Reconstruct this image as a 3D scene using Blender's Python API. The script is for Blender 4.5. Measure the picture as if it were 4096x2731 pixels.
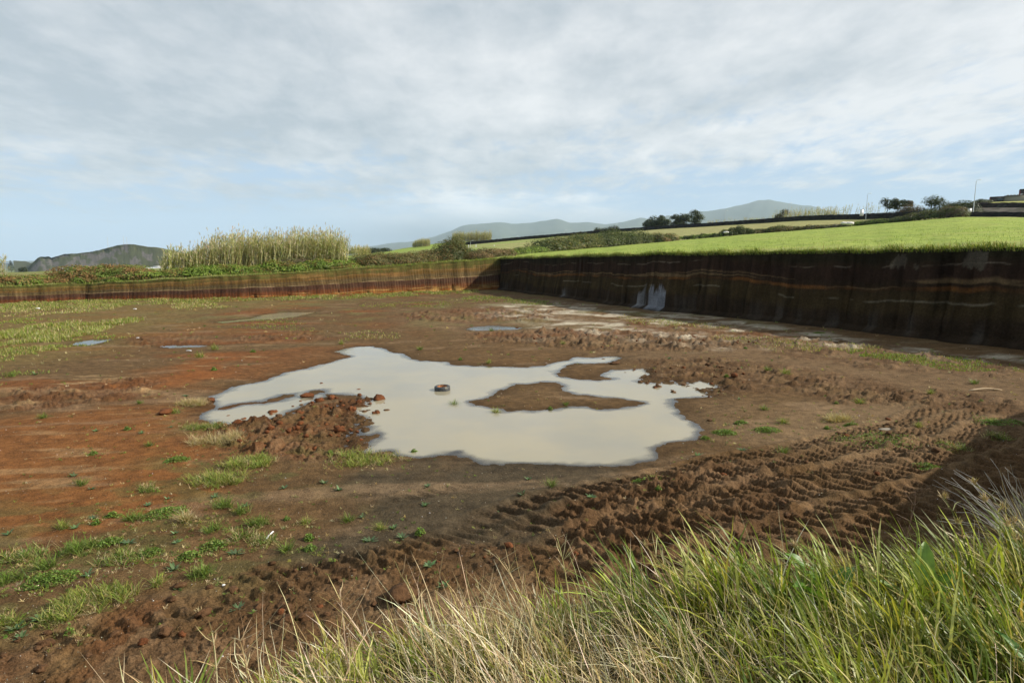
import bpy, math
import numpy as np

# ------------------------------------------------------------------ clearing
for _o in list(bpy.data.objects):
    bpy.data.objects.remove(_o)
sc = bpy.context.scene
COL = sc.collection
R = math.radians

# ------------------------------------------------------------------ camera
F, CX, CY, HY, EYE = 600.0, 512.0, 341.0, 260.0, 5.0
PITCH = math.atan((CY - HY) / F)
cam_d = bpy.data.cameras.new('camera')
cam_d.sensor_width = 36.0
cam_d.lens = F / 1024 * 36.0
cam_d.clip_start = 0.05
cam_d.clip_end = 80000
cam = bpy.data.objects.new('camera', cam_d)
cam.location = (0, 0, EYE)
cam.rotation_euler = (R(90) - PITCH, 0, 0)
COL.objects.link(cam)
sc.camera = cam

# ------------------------------------------------------------------ light
SUN_EL, SUN_AZ = R(33), R(-3)            # azimuth measured from +X towards +Y
sun_d = bpy.data.lights.new('sun', 'SUN')
sun_d.energy = 5.0
sun_d.angle = R(0.6)
sun_d.color = (1.0, 0.92, 0.79)
sun = bpy.data.objects.new('sun', sun_d)
sun.rotation_euler = (0, R(90) - SUN_EL, SUN_AZ)
sun.location = (200, 0, 200)
COL.objects.link(sun)

sc.view_settings.view_transform = 'Standard'
sc.view_settings.look = 'None'
sc.view_settings.gamma = 1
sc.view_settings.use_curve_mapping = False
sc.view_settings.exposure = 0.45
sc.cycles.max_bounces = 6
sc.cycles.transparent_max_bounces = 6
sc.cycles.volume_bounces = 2
sc.cycles.use_denoising = True

world = bpy.data.worlds.new('World')
sc.world = world
world.use_nodes = True
nt = world.node_tree
nt.nodes.clear()


class NB:
    """small node builder"""
    def __init__(self, tree):
        self.t = tree

    def n(self, typ, **kw):
        nd = self.t.nodes.new(typ)
        for k, v in kw.items():
            setattr(nd, k, v)
        return nd

    def put(self, sock, v):
        if isinstance(v, bpy.types.NodeSocket):
            self.t.links.new(v, sock)
        else:
            sock.default_value = v

    def m(self, op, a, b=0.0, c=0.0, clamp=False):
        nd = self.n('ShaderNodeMath', operation=op, use_clamp=clamp)
        for i, v in enumerate((a, b, c)):
            self.put(nd.inputs[i], v)
        return nd.outputs[0]

    def mix(self, f, a, b, blend='MIX'):
        nd = self.n('ShaderNodeMix', data_type='RGBA', blend_type=blend)
        self.put(nd.inputs[0], f)
        self.put(nd.inputs[6], a if isinstance(a, bpy.types.NodeSocket) else (*a, 1))
        self.put(nd.inputs[7], b if isinstance(b, bpy.types.NodeSocket) else (*b, 1))
        return nd.outputs[2]

    def ramp(self, v, a, b, lo=0.0, hi=1.0, smooth=True):
        nd = self.n('ShaderNodeMapRange', interpolation_type='SMOOTHSTEP' if smooth else 'LINEAR')
        for i, x in enumerate((v, a, b, lo, hi)):
            self.put(nd.inputs[i], x)
        return nd.outputs[0]

    def noise(self, vec, scale, detail=4.0, rough=0.55, dist=0.0):
        nd = self.n('ShaderNodeTexNoise')
        self.put(nd.inputs['Vector'], vec)
        nd.inputs['Scale'].default_value = scale
        nd.inputs['Detail'].default_value = detail
        nd.inputs['Roughness'].default_value = rough
        nd.inputs['Distortion'].default_value = dist
        return nd.outputs[0]

    def xyz(self, x, y, z=0.0):
        nd = self.n('ShaderNodeCombineXYZ')
        for i, v in enumerate((x, y, z)):
            self.put(nd.inputs[i], v)
        return nd.outputs[0]


def build_sky():
    b = NB(nt)
    sky = b.n('ShaderNodeTexSky', sky_type='NISHITA')
    sky.sun_disc = False
    sky.sun_elevation = SUN_EL
    sky.sun_rotation = R(90) - SUN_AZ       # clockwise from +Y
    sky.air_density = 1.0
    sky.dust_density = 0.6
    sky.ozone_density = 2.0
    tc = b.n('ShaderNodeTexCoord')
    sp = b.n('ShaderNodeSeparateXYZ')
    nt.links.new(tc.outputs['Generated'], sp.inputs[0])
    x, y, z = sp.outputs
    zc = b.m('ADD', b.m('MAXIMUM', z, 0.0), 0.12)
    u = b.m('DIVIDE', x, zc)
    v = b.m('DIVIDE', b.m('ABSOLUTE', y), zc)
    w = b.m('ADD', v, b.m('ADD', b.m('MULTIPLY', b.m('MAXIMUM', u, 0.0), 0.6), b.m('MULTIPLY', b.m('MAXIMUM', b.m('MULTIPLY', u, -1.0), 0.0), 0.17)))
    vec = b.xyz(b.m('MULTIPLY', u, 1.15), b.m('ADD', b.m('MULTIPLY', v, 0.9), b.m('MULTIPLY', u, 0.1)), 3.7)
    n1 = b.noise(vec, 2.1, 8.0, 0.58, 0.1)
    n2 = b.noise(vec, 0.8, 3.0, 0.5, 0.1)
    n3 = b.noise(vec, 1.5, 8.0, 0.62, 0.1)
    n4 = b.noise(b.xyz(b.m('MULTIPLY', u, 1.7), b.m('MULTIPLY', v, 1.0), 9.1), 3.4, 7.0, 0.62, 0.25)
    bias = b.ramp(w, 2.3, 6.0, 0.42, -0.38, smooth=False)
    cov = b.m('ADD', b.m('ADD', b.m('MULTIPLY', n1, 0.95), b.m('MULTIPLY', n2, 0.35)), bias)
    cov = b.m('ADD', cov, b.m('MULTIPLY', b.m('SUBTRACT', n4, 0.5), 0.85))
    mask = b.ramp(cov, 0.40, 0.84)
    # cloud brightness: thick grey underside, brighter towards the sun side and at thin edges
    hue = b.m('ADD', b.m('MULTIPLY', n3, 2.3), b.m('MULTIPLY', x, 0.62))
    hue = b.m('ADD', hue, b.m('MULTIPLY', n2, 0.5))
    hue = b.m('ADD', hue, b.m('MULTIPLY', b.m('SUBTRACT', n4, 0.5), 1.0))
    hue = b.m('SUBTRACT', hue, b.m('MULTIPLY', b.m('MAXIMUM', b.m('SUBTRACT', z, 0.25), 0.0), 0.9))
    light = b.ramp(hue, 0.9, 1.9, 0.0, 1.0, False)
    ccol = b.mix(light, CLOUD_D, CLOUD_L)
    thin = b.m('MULTIPLY', b.m('SUBTRACT', 1.0, mask), 0.5)
    # pale air low over the horizon
    hz = b.m('POWER', 2.718, b.m('MULTIPLY', b.m('MAXIMUM', z, 0.0), -7.0))
    blue = b.mix(b.m('MULTIPLY', hz, 0.72), sky.outputs[0], AIR)
    blue = b.mix(0.78, blue, (3.35, 4.55, 6.15))
    col = b.mix(b.m('MULTIPLY', mask, 0.94), blue, ccol)
    # low bank of grey cloud lying on the mountains
    az = b.m('DIVIDE', x, b.m('MAXIMUM', y, 0.05))
    el = b.m('DIVIDE', z, b.m('MAXIMUM', y, 0.05))
    nb = b.noise(b.xyz(b.m('MULTIPLY', az, 5.0), b.m('MULTIPLY', el, 20.0), 1.3), 1.0, 6.0, 0.6, 0.2)
    bx = b.m('MULTIPLY', b.ramp(az, -0.42, -0.1), b.ramp(az, 0.5, 0.12))
    by = b.ramp(b.m('ADD', el, b.m('MULTIPLY', b.m('SUBTRACT', nb, 0.5), -0.16)), 0.115, 0.055)
    bank = b.m('MULTIPLY', b.m('MULTIPLY', bx, by), 0.9)
    bcol = b.mix(b.ramp(b.m('ADD', el, b.m('MULTIPLY', nb, 0.05)), 0.06, 0.14), (1.5, 1.85, 2.3), (8.4, 8.5, 8.6))
    bmask = b.m('MULTIPLY', bank, b.ramp(y, 0.0, 0.2))
    col = b.mix(bmask, col, bcol)
    bg = b.n('ShaderNodeBackground')
    bg.inputs['Strength'].default_value = 0.1
    nt.links.new(col, bg.inputs['Color'])
    out = b.n('ShaderNodeOutputWorld')
    nt.links.new(bg.outputs[0], out.inputs['Surface'])


CLOUD_D, CLOUD_L, AIR = (3.5, 3.9, 4.25), (6.7, 6.72, 6.75), (4.2, 5.3, 6.4)
build_sky()

# ------------------------------------------------------------------ pixels to world
_fw = np.array([0, math.cos(PITCH), -math.sin(PITCH)])
_up = np.array([0, math.sin(PITCH), math.cos(PITCH)])


def ray(px, py):
    px = np.asarray(px, float); py = np.asarray(py, float)
    d = F * _fw - (py - CY)[..., None] * _up
    d[..., 0] += (px - CX)
    return d


def at_d(px, py, D):
    d = ray(px, py)
    return np.array([0, 0, EYE]) + d * (np.asarray(D, float) / d[..., 1])[..., None]


def ground(px, py, z=0.0):
    d = ray(px, py)
    return np.array([0, 0, EYE]) + d * ((z - EYE) / d[..., 2])[..., None]


def pxl(ox, oy, s, pts):
    """points read off an enlarged crop -> 1024-wide pixels"""
    p = np.array(pts, float)
    return np.stack([(ox + p[:, 0] * s) / 4, (oy + p[:, 1] * s) / 4], 1)


def gp(p):
    return ground(p[:, 0], p[:, 1])[:, :2]


# ------------------------------------------------------------------ numeric noise
def _hash(ix, iy, s):
    n = (ix.astype(np.int64) * 374761393 + iy.astype(np.int64) * 668265263 + s * 974634777) & 0xffffffff
    n = ((n ^ (n >> 13)) * 1274126177) & 0xffffffff
    n = ((n ^ (n >> 16)) * 2246822519) & 0xffffffff
    return ((n ^ (n >> 15)) & 0xffffff) / float(0xffffff)


def vnoise(x, y, s=0):
    ix = np.floor(x); iy = np.floor(y)
    fx = x - ix; fy = y - iy
    fx = fx * fx * (3 - 2 * fx); fy = fy * fy * (3 - 2 * fy)
    a = _hash(ix, iy, s); b = _hash(ix + 1, iy, s); c = _hash(ix, iy + 1, s); d = _hash(ix + 1, iy + 1, s)
    return (a + (b - a) * fx) * (1 - fy) + (c + (d - c) * fx) * fy


def fbm(x, y, o=4, s=0, g=0.5):
    t = 0; a = 1; n = 0
    for i in range(o):
        t = t + a * vnoise(x, y, s + i * 17); n += a; a *= g
        x, y = 1.6 * x - 1.2 * y + 3.1, 1.2 * x + 1.6 * y - 7.7
    return t / n                                     # 0..1


def worley(x, y, s=0):
    ix = np.floor(x); iy = np.floor(y)
    best = np.full(x.shape, 9.0); cid = np.zeros(x.shape)
    for dx in (-1, 0, 1):
        for dy in (-1, 0, 1):
            cx = ix + dx; cy = iy + dy
            jx = cx + _hash(cx, cy, s); jy = cy + _hash(cx, cy, s + 5)
            d = (x - jx) ** 2 + (y - jy) ** 2
            k = d < best
            best = np.where(k, d, best); cid = np.where(k, _hash(cx, cy, s + 9), cid)
    return np.sqrt(best), cid


def sst(a, b, v):
    t = np.clip((v - a) / (b - a), 0, 1)
    return t * t * (3 - 2 * t)


def sdf(x, y, poly):
    """signed distance to a polygon, negative inside"""
    p = np.asarray(poly, float)
    q = np.roll(p, -1, 0)
    d = np.full(x.shape, 1e18); ins = np.zeros(x.shape, bool)
    for (ax, ay), (bx, by) in zip(p, q):
        ex, ey = bx - ax, by - ay
        wx, wy = x - ax, y - ay
        t = np.clip((wx * ex + wy * ey) / (ex * ex + ey * ey + 1e-12), 0, 1)
        d = np.minimum(d, (wx - ex * t) ** 2 + (wy - ey * t) ** 2)
        c = (ay > y) != (by > y)
        ins ^= c & (wx < ex * wy / (ey if ey != 0 else 1e-12))
    d = np.sqrt(d)
    return np.where(ins, -d, d)


# ------------------------------------------------------------------ mesh helpers
def mesh_data(name, V, faces, mat=None, cols=None, smooth=False):
    V = np.asarray(V, np.float32).reshape(-1, 3)
    if not isinstance(faces, (list, tuple)):
        faces = [faces]
    faces = [np.asarray(f, np.int32) for f in faces if len(f)]
    me = bpy.data.meshes.new(name)
    me.vertices.add(len(V)); me.vertices.foreach_set('co', V.ravel())
    li = np.concatenate([f.ravel() for f in faces])
    tot = np.concatenate([np.full(len(f), f.shape[1], np.int32) for f in faces])
    st = np.concatenate([[0], np.cumsum(tot)[:-1]]).astype(np.int32)
    me.loops.add(len(li)); me.loops.foreach_set('vertex_index', li)
    me.polygons.add(len(tot)); me.polygons.foreach_set('loop_start', st)
    if smooth:
        me.polygons.foreach_set('use_smooth', np.ones(len(tot), bool))
    me.update(calc_edges=True)
    if cols is not None:
        c = np.ones((len(V), 4), np.float32); c[:, :3] = np.asarray(cols, np.float32).reshape(-1, 3)
        at = me.color_attributes.new('Col', 'FLOAT_COLOR', 'POINT')
        at.data.foreach_set('color', c.ravel())
    if mat is not None:
        me.materials.append(mat)
    return me


def obj(name, me, parent=None, loc=(0, 0, 0), **props):
    o = bpy.data.objects.new(name, me)
    o.location = loc
    COL.objects.link(o)
    if parent is not None:
        o.parent = parent
    for k, v in props.items():
        if v is not None:
            o[k] = v
    return o


def mk(name, V, faces, mat, cols=None, smooth=False, parent=None, loc=(0, 0, 0), **props):
    return obj(name, mesh_data(name, V, faces, mat, cols, smooth), parent, loc, **props)


def thing(name, label, cat, loc=(0, 0, 0), group=None):
    return obj(name, None, None, tuple(float(c) for c in loc), label=label, category=cat, group=group)


def grid_faces(nr, nc):
    i = np.arange(nr * nc).reshape(nr, nc)
    return np.stack([i[:-1, :-1], i[:-1, 1:], i[1:, 1:], i[1:, :-1]], -1).reshape(-1, 4)


class Acc:
    """collects pieces that belong to one mesh"""
    def __init__(self):
        self.V = []; self.T = []; self.Q = []; self.C = []; self.n = 0

    def add(self, V, f, col=(1, 1, 1)):
        V = np.asarray(V, float).reshape(-1, 3); f = np.asarray(f, int)
        (self.T if f.shape[1] == 3 else self.Q).append(f + self.n)
        self.V.append(V); self.n += len(V)
        c = np.asarray(col, float)
        self.C.append(np.broadcast_to(c, (len(V), 3)) if c.ndim == 1 else c)
        return self

    def mesh(self, name, mat, smooth=False):
        fs = []
        if self.T: fs.append(np.concatenate(self.T))
        if self.Q: fs.append(np.concatenate(self.Q))
        return mesh_data(name, np.concatenate(self.V), fs, mat, np.concatenate(self.C), smooth)


def tube(pts, rad, n=6):
    pts = np.asarray(pts, float); rad = np.broadcast_to(np.asarray(rad, float), (len(pts),))
    tg = np.gradient(pts, axis=0); tg /= np.linalg.norm(tg, axis=1)[:, None] + 1e-9
    ref = np.where(np.abs(tg[:, 2:3]) > 0.9, np.array([[1., 0, 0]]), np.array([[0, 0, 1.]]))
    a = np.cross(tg, ref); a /= np.linalg.norm(a, axis=1)[:, None] + 1e-9
    b = np.cross(tg, a)
    th = np.arange(n) / n * 2 * np.pi
    V = pts[:, None] + rad[:, None, None] * (np.cos(th)[None, :, None] * a[:, None] + np.sin(th)[None, :, None] * b[:, None])
    i = np.arange(len(pts) * n).reshape(len(pts), n)
    j = np.roll(i, -1, 1)
    Q = np.stack([i[:-1], j[:-1], j[1:], i[1:]], -1).reshape(-1, 4)
    return V.reshape(-1, 3), Q


def box(cx, cy, cz, sx, sy, sz, rot=0.0):
    v = np.array([[x, y, z] for z in (-.5, .5) for y in (-.5, .5) for x in (-.5, .5)]) * [sx, sy, sz]
    c, s = math.cos(rot), math.sin(rot)
    v = np.stack([v[:, 0] * c - v[:, 1] * s, v[:, 0] * s + v[:, 1] * c, v[:, 2]], 1) + [cx, cy, cz]
    return v, np.array([[0, 2, 3, 1], [4, 5, 7, 6], [0, 1, 5, 4], [2, 6, 7, 3], [0, 4, 6, 2], [1, 3, 7, 5]])


def blades(rng, base, L, W, az, lean, droop, seg=5, twist=0.6, fold=0.0):
    """ribbons: base (N,3), length, width, azimuth of lean, lean angle from vertical, extra droop to the tip"""
    N = len(base)
    L, W, az, lean, droop = (np.broadcast_to(np.asarray(a, float), (N,)) for a in (L, W, az, lean, droop))
    t = np.linspace(0, 1, seg + 1)
    ang = lean[:, None] + droop[:, None] * t[None] ** 1.6
    st = L[:, None] / seg
    hx = np.concatenate([np.zeros((N, 1)), np.cumsum(np.sin(ang[:, :-1]) * st, 1)], 1)
    hz = np.concatenate([np.zeros((N, 1)), np.cumsum(np.cos(ang[:, :-1]) * st, 1)], 1)
    dx, dy = np.cos(az), np.sin(az)
    wob = rng.normal(0, 0.03, (N, 1)) * np.sin(t * 5 + rng.uniform(0, 6, (N, 1))) * L[:, None]
    P = np.stack([base[:, 0:1] + hx * dx[:, None] - wob * dy[:, None], base[:, 1:2] + hx * dy[:, None] + wob * dx[:, None], base[:, 2:3] + hz], -1)
    wa = az + np.pi / 2 + rng.normal(0, twist, N)
    wd = np.stack([np.cos(wa), np.sin(wa), rng.normal(0, 0.15, N)], -1)
    prof = np.minimum(1, 0.55 + t * 2.2) * np.sqrt(np.clip(1 - t ** 2.2, 0, 1))
    off = wd[:, None] * (W[:, None] * prof[None])[..., None] * 0.5
    V = np.stack([P - off, P + off], 2)              # N, seg+1, 2, 3
    i = np.arange(N * (seg + 1) * 2).reshape(N, seg + 1, 2)
    Q = np.stack([i[:, :-1, 0], i[:, :-1, 1], i[:, 1:, 1], i[:, 1:, 0]], -1).reshape(-1, 4)
    return V.reshape(-1, 3), Q, (seg + 1) * 2


def leafcards(rng, P, size, up=0.3, nrm=None):
    """one diamond leaf of random facing at each point"""
    N = len(P)
    size = np.broadcast_to(np.asarray(size, float), (N,))
    n = rng.normal(size=(N, 3)); n[:, 2] = np.abs(n[:, 2]) + up
    if nrm is not None:
        n = n * 0.7 + nrm * 1.2
    n /= np.linalg.norm(n, axis=1)[:, None]
    a = np.cross(n, rng.normal(size=(N, 3))); a /= np.linalg.norm(a, axis=1)[:, None] + 1e-9
    b = np.cross(n, a)
    s = size[:, None]
    V = np.stack([P - a * s * .6, P + b * s * .36 + n * s * .1, P + a * s * .6, P - b * s * .36 + n * s * .1], 1)
    return V.reshape(-1, 3), np.arange(4 * N).reshape(N, 4)


# ------------------------------------------------------------------ materials
def material(name):
    m = bpy.data.materials.new(name)
    m.use_nodes = True
    m.node_tree.nodes.clear()
    b = NB(m.node_tree)
    out = b.n('ShaderNodeOutputMaterial')
    return m, b, out


def soil_mat(name, rough=0.9, spec=0.25, bump=((40, 0.02), (9, 0.03)), var=0.45, grain=30.0, speck=None):
    m, b, out = material(name)
    at = b.n('ShaderNodeAttribute', attribute_name='Col')
    geo = b.n('ShaderNodeNewGeometry')
    pos = geo.outputs['Position']
    n1 = b.noise(pos, grain, 3, 0.65)
    n2 = b.noise(pos, grain * 0.13, 4, 0.6)
    n3 = b.noise(pos, grain * 3.1, 2, 0.7)
    k = b.m('ADD', b.ramp(n1, 0.25, 0.75, 1 - var, 1 + var, False), b.ramp(n2, 0.3, 0.7, -var * .6, var * .6, False))
    k = b.m('MAXIMUM', b.m('ADD', k, b.ramp(n3, 0.3, 0.7, -var * .6, var * .6, False)), 0.15)
    col = b.mix(1.0, at.outputs['Color'], b.xyz(k, k, k), 'MULTIPLY')
    if speck:
        s = b.noise(pos, speck[0], 1, 0.5)
        col = b.mix(b.ramp(s, speck[1], speck[1] + 0.03), col, speck[2])
    p = b.n('ShaderNodeBsdfPrincipled')
    m.node_tree.links.new(col, p.inputs['Base Color'])
    p.inputs['Roughness'].default_value = rough
    p.inputs['Specular IOR Level'].default_value = spec
    prev = None
    for sc_, d in bump:
        bn = b.n('ShaderNodeBump')
        bn.inputs['Strength'].default_value = 1.0
        bn.inputs['Distance'].default_value = d
        m.node_tree.links.new(b.noise(pos, sc_, 4, 0.6), bn.inputs['Height'])
        if prev: m.node_tree.links.new(prev, bn.inputs['Normal'])
        prev = bn.outputs[0]
    if prev: m.node_tree.links.new(prev, p.inputs['Normal'])
    m.node_tree.links.new(p.outputs[0], out.inputs[0])
    return m


def leaf_mat(name, trans=0.35, gloss=0.0, rough=0.45, var=0.25):
    m, b, out = material(name)
    at = b.n('ShaderNodeAttribute', attribute_name='Col')
    geo = b.n('ShaderNodeNewGeometry')
    n = b.noise(geo.outputs['Position'], 14.0, 2)
    k = b.ramp(n, 0.3, 0.7, 1 - var, 1 + var, False)
    col = b.mix(1.0, at.outputs['Color'], b.xyz(k, k, k), 'MULTIPLY')
    p = b.n('ShaderNodeBsdfPrincipled')
    m.node_tree.links.new(col, p.inputs['Base Color'])
    p.inputs['Roughness'].default_value = rough
    p.inputs['Specular IOR Level'].default_value = gloss
    tr = b.n('ShaderNodeBsdfTranslucent')
    warm = b.mix(1.0, col, (1.25, 1.3, 0.55), 'MULTIPLY')
    m.node_tree.links.new(warm, tr.inputs[0])
    mx = b.n('ShaderNodeMixShader')
    mx.inputs[0].default_value = trans
    m.node_tree.links.new(p.outputs[0], mx.inputs[1])
    m.node_tree.links.new(tr.outputs[0], mx.inputs[2])
    m.node_tree.links.new(mx.outputs[0], out.inputs[0])
    return m


def plain_mat(name, col, rough=0.6, metal=0.0, spec=0.4, var=0.15, scale=20.0):
    m, b, out = material(name)
    tc = b.n('ShaderNodeTexCoord')
    n = b.noise(tc.outputs['Object'], scale, 4)
    k = b.ramp(n, 0.3, 0.7, 1 - var, 1 + var, False)
    c = b.mix(1.0, b.xyz(*col), b.xyz(k, k, k), 'MULTIPLY')
    p = b.n('ShaderNodeBsdfPrincipled')
    m.node_tree.links.new(c, p.inputs['Base Color'])
    p.inputs['Roughness'].default_value = rough
    p.inputs['Metallic'].default_value = metal
    p.inputs['Specular IOR Level'].default_value = spec
    m.node_tree.links.new(p.outputs[0], out.inputs[0])
    return m


def vary(rng, n, cols, sd=0.18):
    """per-item colour: pick from a list, jitter the value"""
    c = np.asarray(cols, float)[rng.integers(0, len(cols), n)]
    return c * np.exp(rng.normal(0, sd, (n, 1))) * np.exp(rng.normal(0, 0.06, (n, 3)))


M_FLOOR = soil_mat('pit_mud', 0.9, 0.08, ((60, 0.016), (14, 0.035)), 0.5, 30.0)
M_CUT = soil_mat('cut_earth', 0.95, 0.03, ((9, 0.06), (30, 0.02)), 0.35, 8.0)
M_GROUND = soil_mat('open_ground', 0.95, 0.1, ((2.0, 0.12), (6, 0.06)), 0.3, 3.0)
M_LEAF = leaf_mat('foliage', 0.3, 0.15)
M_GRASS = leaf_mat('grass_blades', 0.3, 0.3, 0.42, 0.15)
M_DRY = leaf_mat('dry_straw', 0.2, 0.3, 0.45, 0.12)
M_BARK = plain_mat('bark', (0.08, 0.06, 0.045), 0.9)
M_CLOD = soil_mat('clod_earth', 0.95, 0.15, ((50, 0.015),), 0.4, 25.0)

# ================================================================== PIT FLOOR
Z1 = lambda pts: pxl(0, 1150, .595, pts)
Z2 = lambda pts: pxl(1300, 1150, .595, pts)
Z3 = lambda pts: pxl(2600, 1150, .636, pts)

PUDDLE = gp(np.concatenate([
    Z2([(85, 430), (130, 410), (230, 395), (320, 393), (385, 403), (415, 425), (440, 432), (530, 445), (570, 480), (640, 488),
        (740, 490), (820, 497), (880, 520), (1000, 525), (1150, 527), (1350, 530), (1480, 522), (1560, 500), (1620, 485),
        (1680, 464), (1800, 472), (1870, 460), (1960, 456), (2010, 468), (1960, 490), (1900, 506), (1800, 507), (1680, 507),
        (1600, 535), (1545, 560), (1590, 592), (1700, 610), (1850, 620), (1920, 612), (1830, 592), (1870, 570), (1920, 552),
        (2050, 545), (2140, 545), (2230, 585), (2150, 602), (2120, 632), (2200, 632), (2290, 620)]),
    Z3([(100, 590), (160, 585), (200, 600), (250, 590), (320, 580), (360, 595), (470, 630), (340, 650), (430, 685),
        (300, 690), (180, 705), (150, 740), (200, 780), (300, 840), (350, 900), (385, 930), (330, 960), (200, 975), (120, 1010),
        (50, 1030), (30, 1080)]),
    Z2([(2100, 1165), (1950, 1190), (1800, 1190), (1500, 1185), (1250, 1188), (1100, 1180), (1000, 1165), (920, 1140),
        (870, 1115), (760, 1125), (680, 1140), (600, 1140), (500, 1125), (420, 1105), (350, 1100), (290, 1122), (250, 1110),
        (265, 1070), (330, 1040), (400, 985), (350, 970), (280, 990), (245, 985), (270, 940), (235, 930), (240, 890),
        (215, 860), (160, 850), (110, 820), (130, 800), (250, 780), (300, 755), (240, 730), (130, 710)]),
    Z1([(2185, 715), (2140, 770), (2060, 800), (1960, 830), (1900, 850), (1840, 880), (1700, 890), (1600, 905), (1560, 930),
        (1450, 910), (1380, 880), (1370, 850), (1400, 810), (1420, 780), (1390, 750), (1420, 725), (1530, 690), (1620, 655),
        (1750, 625), (1850, 595), (1920, 570), (2050, 545), (2180, 510), (2290, 480), (2350, 465), (2330, 450), (2270, 430)])]))
ISLANDS = [gp(Z2([(1000, 770), (1050, 755), (1100, 740), (1150, 700), (1250, 660), (1280, 648), (1380, 645), (1450, 632),
                  (1560, 632), (1590, 660), (1600, 690), (1700, 712), (1900, 735), (2050, 755), (2120, 775), (2020, 800),
                  (1900, 812), (1750, 803), (1640, 800), (1580, 808), (1500, 822), (1400, 830), (1300, 825), (1200, 822),
                  (1080, 800), (1020, 790)])),
           gp(Z1([(1500, 812), (1620, 777), (1780, 757), (1900, 722), (1990, 712), (1990, 726), (1860, 757), (1780, 775), (1640, 786)])),
           gp(Z1([(2030, 716), (2070, 695), (2170, 676), (2180, 700), (2095, 738)]))]
SMALL = [gp(pxl(0, 800, .595, [(1430, 820), (1680, 795), (1750, 770), (1900, 754), (2140, 750), (2000, 782), (1850, 799), (1700, 806), (1500, 826)])),
         gp(Z1([(475, 382), (520, 362), (640, 350), (760, 343), (700, 360), (660, 374), (600, 386), (500, 388)])),
         gp(Z1([(1065, 396), (1150, 388), (1300, 385), (1400, 391), (1280, 400), (1150, 402)])),
         gp(Z2([(930, 277), (1000, 264), (1120, 253), (1200, 260), (1350, 268), (1280, 279), (1000, 288)]))]
ALLP = [PUDDLE] + SMALL

# patches of the floor, read off as outlines on the ground
PX = lambda pts: gp(np.array(pts, float))
A_ROUGH = [   # (outline, softness m, lump size m, lump height m)
    (PX([(205, 425), (300, 408), (370, 394), (386, 400), (362, 430), (372, 445), (345, 462), (250, 462), (212, 447)]), .5, .42, .15),
    (PX([(640, 362), (720, 358), (830, 375), (930, 392), (1024, 400), (1024, 420), (900, 412), (800, 398), (700, 398), (640, 375)]), .9, .5, .12),
    (PX([(470, 333), (560, 330), (700, 336), (790, 345), (700, 352), (560, 350), (480, 345)]), 1.2, .6, .2),
    (PX([(385, 316), (470, 309), (560, 311), (545, 322), (440, 323)]), 1.5, .6, .18),
    (PX([(-40, 398), (110, 382), (170, 383), (150, 398), (60, 412), (-60, 425)]), .8, .5, .13),
    (PX([(230, 337), (330, 332), (330, 340), (240, 344)]), 1.2, .5, .14),
    (PX([(140, 338), (210, 334), (205, 346), (130, 350)]), 1.2, .5, .1),
    (PX([(-80, 690), (0, 655), (130, 612), (260, 575), (420, 545), (520, 545), (560, 560), (560, 640), (300, 760), (-80, 760)]), .35, .24, .055),
    (PX([(520, 575), (560, 540), (640, 490), (700, 470), (780, 470), (820, 520), (700, 590), (600, 640)]), .5, .24, .06),
    (PX([(560, 520), (640, 487), (700, 480), (720, 520), (620, 570), (560, 560)]), .35, .22, .10),
    (PX([(620, 320), (800, 336), (1024, 362), (1024, 385), (800, 360), (640, 340)]), 1.5, .7, .1),
]
TRACK0, TRACK1 = gp(np.array([(560., 572.), (1000., 436.)]))
C_RED = PX([(-150, 445), (0, 425), (110, 408), (200, 425), (225, 455), (190, 495), (120, 545), (-50, 560), (-200, 560)])
C_RED2 = PX([(150, 372), (215, 358), (235, 372), (190, 388), (140, 392)])
C_GREY = PX([(370, 480), (480, 462), (620, 468), (650, 492), (560, 540), (480, 560), (330, 575), (300, 560)])
C_ASH = PX([(490, 306), (560, 303), (640, 312), (760, 324), (900, 345), (1060, 362), (1060, 372), (900, 357), (780, 345), (660, 345), (560, 338), (500, 320)])
C_LEFT = PX([(-300, 300), (0, 303), (200, 300), (330, 302), (200, 315), (160, 332), (90, 352), (0, 375), (-300, 420)])
C_OCH = PX([(700, 420), (860, 400), (1024, 430), (1000, 470), (820, 470), (690, 440)])
C_WEED = PX([(-60, 520), (120, 480), (180, 420), (290, 440), (330, 470), (300, 540), (160, 610), (-60, 660)])
C_MID = PX([(420, 312), (560, 318), (800, 345), (1000, 372), (1000, 400), (760, 372), (560, 345), (420, 340)])
C_TAN = PX([(60, 378), (250, 352), (310, 362), (210, 392), (60, 420), (-60, 430)])


def shore(x, y):
    """distance to the nearest shoreline, negative under water"""
    wx = (fbm(x * 0.9, y * 0.9, 3, 11) - .5) * .5 + (fbm(x * 2.8, y * 2.8, 4, 12) - .5) * .42
    far = sst(25, 60, y)
    s = np.full(x.shape, 1e9)
    for p in ALLP:
        lo, hi = p.min(0) - 6, p.max(0) + 6
        k = (x > lo[0]) & (x < hi[0]) & (y > lo[1]) & (y < hi[1])
        if k.any():
            d = sdf(x[k], y[k], p)
            if p is PUDDLE:
                for isl in ISLANDS:
                    d = np.maximum(d, -sdf(x[k], y[k], isl))
            s[k] = np.minimum(s[k], d)
    return s + wx * (1 - far * .6)


def rough_mask(x, y):
    out = []
    for poly, soft, size, hgt in A_ROUGH:
        m = np.zeros(x.shape)
        lo, hi = poly.min(0) - soft * 3, poly.max(0) + soft * 3
        k = (x > lo[0]) & (x < hi[0]) & (y > lo[1]) & (y < hi[1])
        if k.any():
            d = sdf(x[k], y[k], poly) + (fbm(x[k] * 1.1 / soft * .5, y[k] * 1.1 / soft * .5, 3, 31) - .5) * soft * 2.4
            m[k] = sst(soft * .7, -soft * .7, d)
        out.append((m, size, hgt))
    return out


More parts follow.
